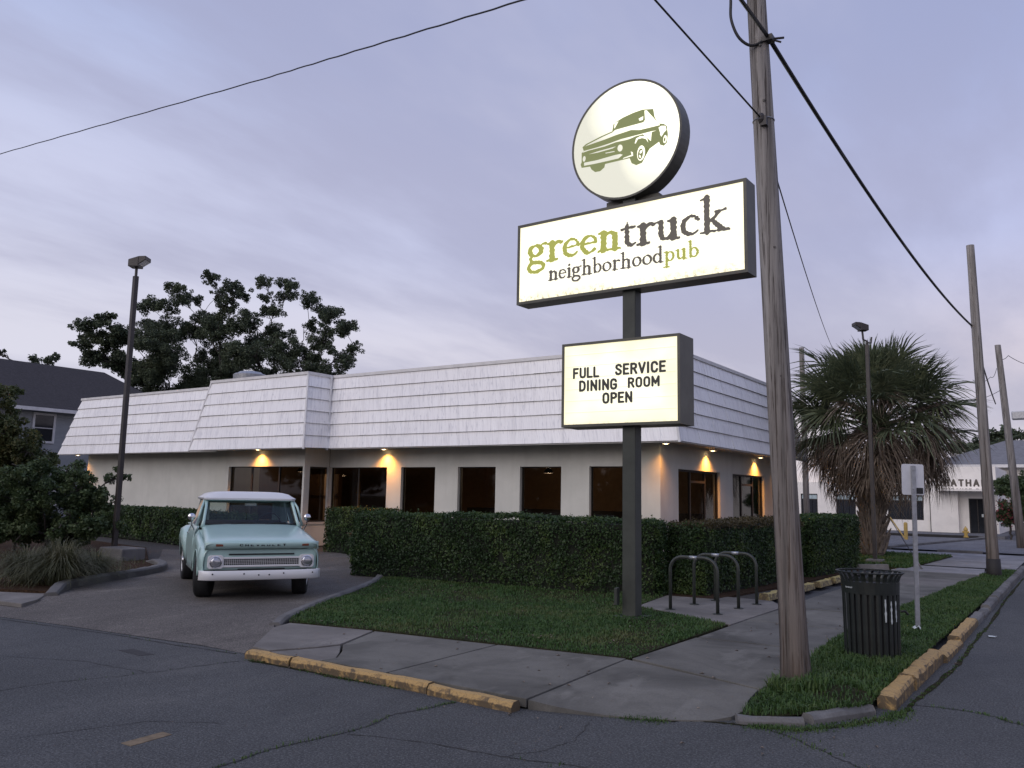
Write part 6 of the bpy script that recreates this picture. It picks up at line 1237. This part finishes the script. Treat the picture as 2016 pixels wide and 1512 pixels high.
# ================================================================== WHITE OFFICE ACROSS THE LANE
OY = 50.0; K = OY/46.0
def ox(px): return on_y(px, 1000, OY)[0]
def oz(px, py): return on_y(px, py, OY)[2]
off = empty('office_building', (-10, OY+4, .16)); tag(off, 'low white office across the lane with bronze lettering', 'building'); OO = (-10, OY+4, .16)
def op(b, name, mat, parent=None, **k): return b.build(name, M[mat], parent or off, off=OO, **k)
x0, xp, x1 = -16.5, ox(1834), ox(1965); zt = 3.6
w1 = (ox(1748), ox(1818)); w2 = (ox(1646), ox(1685)); w3 = (ox(1577), ox(1610)); dr = (ox(1907), ox(1941))
b = MB(); zs, zw, zd = .75, 2.08, 1.95
b.box((x0, OY, zw), (xp, OY+.25, 2.75)); b.box((x0, OY, .1), (xp, OY+.25, zs)); e_ = x0
for a, c in (w3, w2, w1): b.box((e_, OY, zs), (a, OY+.25, zw)); e_ = c
b.box((e_, OY, zs), (xp, OY+.25, zw)); b.box((xp, OY-.35, .1), (dr[0]-.45, OY+.25, zt)); b.box((dr[0]-.45, OY-.35, 2.42), (x1, OY+.25, zt)); b.box((dr[0]-.45, OY+.1, .1), (dr[0], OY+.25, 2.42)); b.box((dr[0], OY+.1, zd), (dr[1], OY+.25, 2.42)); b.box((dr[1], OY+.1, .1), (x1, OY+.25, 2.42))
b.box((x0, OY+.25, .1), (x0+.2, OY+8, 2.75)); b.box((x1-.2, OY+.25, .1), (x1, OY+8, zt)); b.box((x0, OY+7.8, .1), (x1, OY+8, 2.7)); op(b, 'wall', 'white_wall')
op(MB().box((x0+.2, OY+.3, 2.6), (x1-.2, OY+7.8, 2.7)), 'roof', 'roof_dark')
op(MB().box((ox(1850), OY-1.1, 2.32), (ox(1962), OY-.36, 2.42)), 'canopy', 'white_wall')
op(MB().box((xp-.07, OY-.12, .1), (xp+.03, OY-.36+.22, 2.6)), 'downpipe', 'dark_bronze')
for (a, c) in (w1, w2, w3):
    f = op(MB().box((a, OY+.08, zs), (a+.05, OY+.14, zw)).box((c-.05, OY+.08, zs), (c, OY+.14, zw)).box((a+.05, OY+.08, zw-.05), (c-.05, OY+.14, zw)).box((a+.05, OY+.08, zs), (c-.05, OY+.14, zs+.05)).box((a+.05, OY+.08, 1.74), (c-.05, OY+.14, 1.79)), 'window', 'window_frame')
    n = 3
    for k in range(n):
        q0 = a+.05+(c-a-.1)*k/n; q1 = a+.05+(c-a-.1)*(k+1)/n; op(MB().box((q0+.01, OY+.10, zs+.05), (q1-.01, OY+.12, 1.74)), 'pane', 'dark_glass', f); op(MB().box((q0+.01, OY+.10, 1.79), (q1-.01, OY+.12, zw-.05)), 'transom_pane', 'pale_blue', f)
d_ = op(MB().box((dr[0], OY+.14, .16), (dr[0]+.05, OY+.2, zd)).box((dr[1]-.05, OY+.14, .16), (dr[1], OY+.2, zd)).box((dr[0]+.05, OY+.14, zd-.05), (dr[1]-.05, OY+.2, zd)).box(((dr[0]+dr[1])/2-.02, OY+.14, .16), ((dr[0]+dr[1])/2+.02, OY+.2, zd-.05)), 'door', 'window_frame')
op(MB().box((dr[0]+.05, OY+.16, .18), (dr[1]-.05, OY+.18, zd-.05)), 'pane', 'dark_glass', d_); op(MB().box((dr[1]-.22, OY+.13, 1.0), (dr[1]-.12, OY+.138, 1.15)), 'door_notice', 'chip_white', d_)
def office_text(word, pxl, pyl, pxr, hpx, mat='letter_bronze'):
    Yf = OY-.36; q0 = on_y(pxl, pyl, Yf); q1 = on_y(pxr, pyl, Yf); hg = hpx/F_PX*45.5; wl_ = word_len(word, CAPS, .22); xs = (q1[0]-q0[0])/(wl_*hg)
    letters(word, CAPS, lambda u, v: (q0[0]+u-OO[0], Yf-.004-OO[1], q0[2]+v-OO[2]), hg, M[mat], off, gap=.22, xs=xs, cell=.06)
office_text('CHATHAM', 1843, 957, 1950, 13); office_text('INSURANCE PARTNERS', 1843, 967, 1992, 5.5)
# house behind the office
hb = empty('grey_roof_house', (-1.5, 62, 0)); tag(hb, 'house with grey hip roof behind the white office', 'house')
b = MB(); b.box((-6, -4, 0), (8, 6, 4.0)); b.build('wall', M['white_wall'], hb)
b = MB(); b.add([(-6.6, -4.6, 4.0), (8.6, -4.6, 4.0), (8.6, 6.6, 4.0), (-6.6, 6.6, 4.0), (-2.5, 1, 5.8), (4.5, 1, 5.8)], [(0, 1, 5, 4), (1, 2, 5), (2, 3, 4, 5), (3, 0, 4), (3, 2, 1, 0)]); b.build('roof', M['shingle_grey'], hb)
MB().box((-6.6, -4.68, 3.84), (8.6, -4.605, 4.02)).build('fascia', M['trim_white'], hb)
b = MB().box((2.0, -4.06, 1.6), (3.4, -4.01, 3.2)); b.build('window', M['dark_glass'], hb)
# hydrant, bollard, slanting guard
hy = empty('fire_hydrant', (*g2(1902, 1058, .16), .16)); hy.scale = (.68,)*3; tag(hy, 'yellow fire hydrant in front of the white office', 'hydrant')
hs = MB(); hs.lathe([(.16, 0), (.16, .05), (.11, .06), (.11, .45), (.14, .46), (.14, .50), (.12, .58), (.06, .66), (.03, .68), (.03, .74)], n=16); hs.build('barrel', M['hydrant_yellow'], hy)
MB().lathe([(.055, -.20), (.065, -.20), (.065, .20), (.055, .20)], c=(0, 0, .36), axis='x', n=10).build('nozzle', M['hydrant_yellow'], hy)
bo = empty('bollard', (*g2(1784, 1062, .03), .03)); bo.scale = (.75, .75, .72); tag(bo, 'yellow steel bollard at the edge of the office lot', 'bollard'); MB().lathe([(.11, 0), (.11, 1.0), (.06, 1.06), (.02, 1.07)], n=14).build('post', M['yellow_paint'], bo)
MB().lathe([(.118, .08), (.118, .12)], n=14).build('collar', M['yellow_paint'], bo)
gu = on_d(1752, 1018, (-7.0, 41)); gl = on_d(1780, 1056, (-6.4, 41)); yg = empty('guy_guard', tuple(gl)); tag(yg, 'slanting yellow guard leaning beside the bollard', 'guard'); MB().tube([(0, 0, -.05), tuple(gu-gl)], .03, 8).build('sleeve', M['yellow_paint'], yg)
# far flood lamp at the frame edge
fl_ = empty('flood_lamp', (1.0, 52.0, 0)); tag(fl_, 'distant grey flood lamp at the edge of the picture', 'lamp'); hc = on_d(2012, 818, (1.0, 52)); MB().cbox(tuple(np.array(hc)-np.array((1.0, 52, 0))), (.9, .5, .42)).build('lamp_head', M['galvanized'], fl_, bevel=.05); MB().tube([(hc[0]-1+.7, 0, 0), (hc[0]-1+.7, 0, hc[2]+.0), (hc[0]-1+.2, 0, hc[2]+.05)], .06, 8).build('post', M['galvanized'], fl_)

# ================================================================== GREY HOUSE ON THE LEFT
HX = -40.0
hs_ = empty('grey_house', (-45, 16, 0)); tag(hs_, 'two storey grey sided house with dark hip roof', 'house'); HO = (-45, 16, 0)
def hp(b, name, mat, parent=None, **k): return b.build(name, M[mat], parent or hs_, off=HO, **k)
ez = 5.22; y0h, y1h = 9.5, 27.4
hp(MB().box((HX-9, y0h, 0), (HX, y1h, ez+.02)), 'wall', 'siding_grey')
b = MB(); b.add([(HX-9.6, y0h-.6, ez), (HX+.55, y0h-.6, ez), (HX+.55, y1h+.6, ez), (HX-9.6, y1h+.6, ez), (HX-4.5, y0h+4.2, ez+2.78), (HX-4.5, y1h-2.4, ez+2.78)], [(0, 1, 4), (1, 2, 5, 4), (2, 3, 5), (3, 0, 4, 5), (3, 2, 1, 0)]); rf_ = hp(b, 'roof', 'shingle_dark')
hp(MB().box((HX+.555, y0h-.6, ez-.10), (HX+.64, y1h+.6, ez+.06)), 'gutter', 'trim_white', rf_)
for (ya, yb, za, zb) in ((19.35, 20.2, 3.78, 4.98), (16.6, 17.5, 3.78, 4.98), (14.2, 15.1, 3.78, 4.98), (17.6, 18.4, .9, 2.4), (20.6, 21.4, .9, 2.4), (22.2, 23.0, 3.78, 4.98)):
    f = hp(MB().box((HX+.002, ya-.10, za-.10), (HX+.06, ya, zb+.10)).box((HX+.002, yb, za-.10), (HX+.06, yb+.10, zb+.10)).box((HX+.002, ya, zb), (HX+.06, yb, zb+.10)).box((HX+.002, ya, za-.10), (HX+.06, yb, za)), 'window', 'trim_white')
    m_ = (za+zb)/2; hp(MB().box((HX+.004, ya, za), (HX+.02, yb, m_-.02)), 'pane', 'dark_glass', f); hp(MB().box((HX+.004, ya, m_+.02), (HX+.02, yb, zb)), 'pane', 'dark_glass', f); hp(MB().box((HX+.004, ya, m_-.02), (HX+.03, yb, m_+.02)), 'sash_rail', 'trim_white', f)
hp(MB().box((HX+.002, y1h-.14, 0), (HX+.04, y1h+.02, ez-.1)), 'corner_board', 'siding_grey')

# ================================================================== UNSEEN TREES ACROSS THE ROAD, added to darken reflections in the window glass
C_, N2 = [], []
for k in range(110):
    x = rng.uniform(-75, -6) if k % 4 else rng.uniform(14, 45); c = np.array((x, rng.uniform(-30, -23), rng.uniform(1.5, 8.0))); rad = rng.uniform(2.0, 3.6); v = unit(300); C_.append(c+v*rad*rng.uniform(.5, 1, (300, 1))*np.array((1, .7, .8))); N2.append(v)
o = leaf_mesh('unseen_trees', np.concatenate(C_), np.concatenate(N2), .75, 'oak_leaf', None, aspect=.8); tag(o, 'unseen row of trees added across the road to darken window reflections', 'trees', kind='stuff')
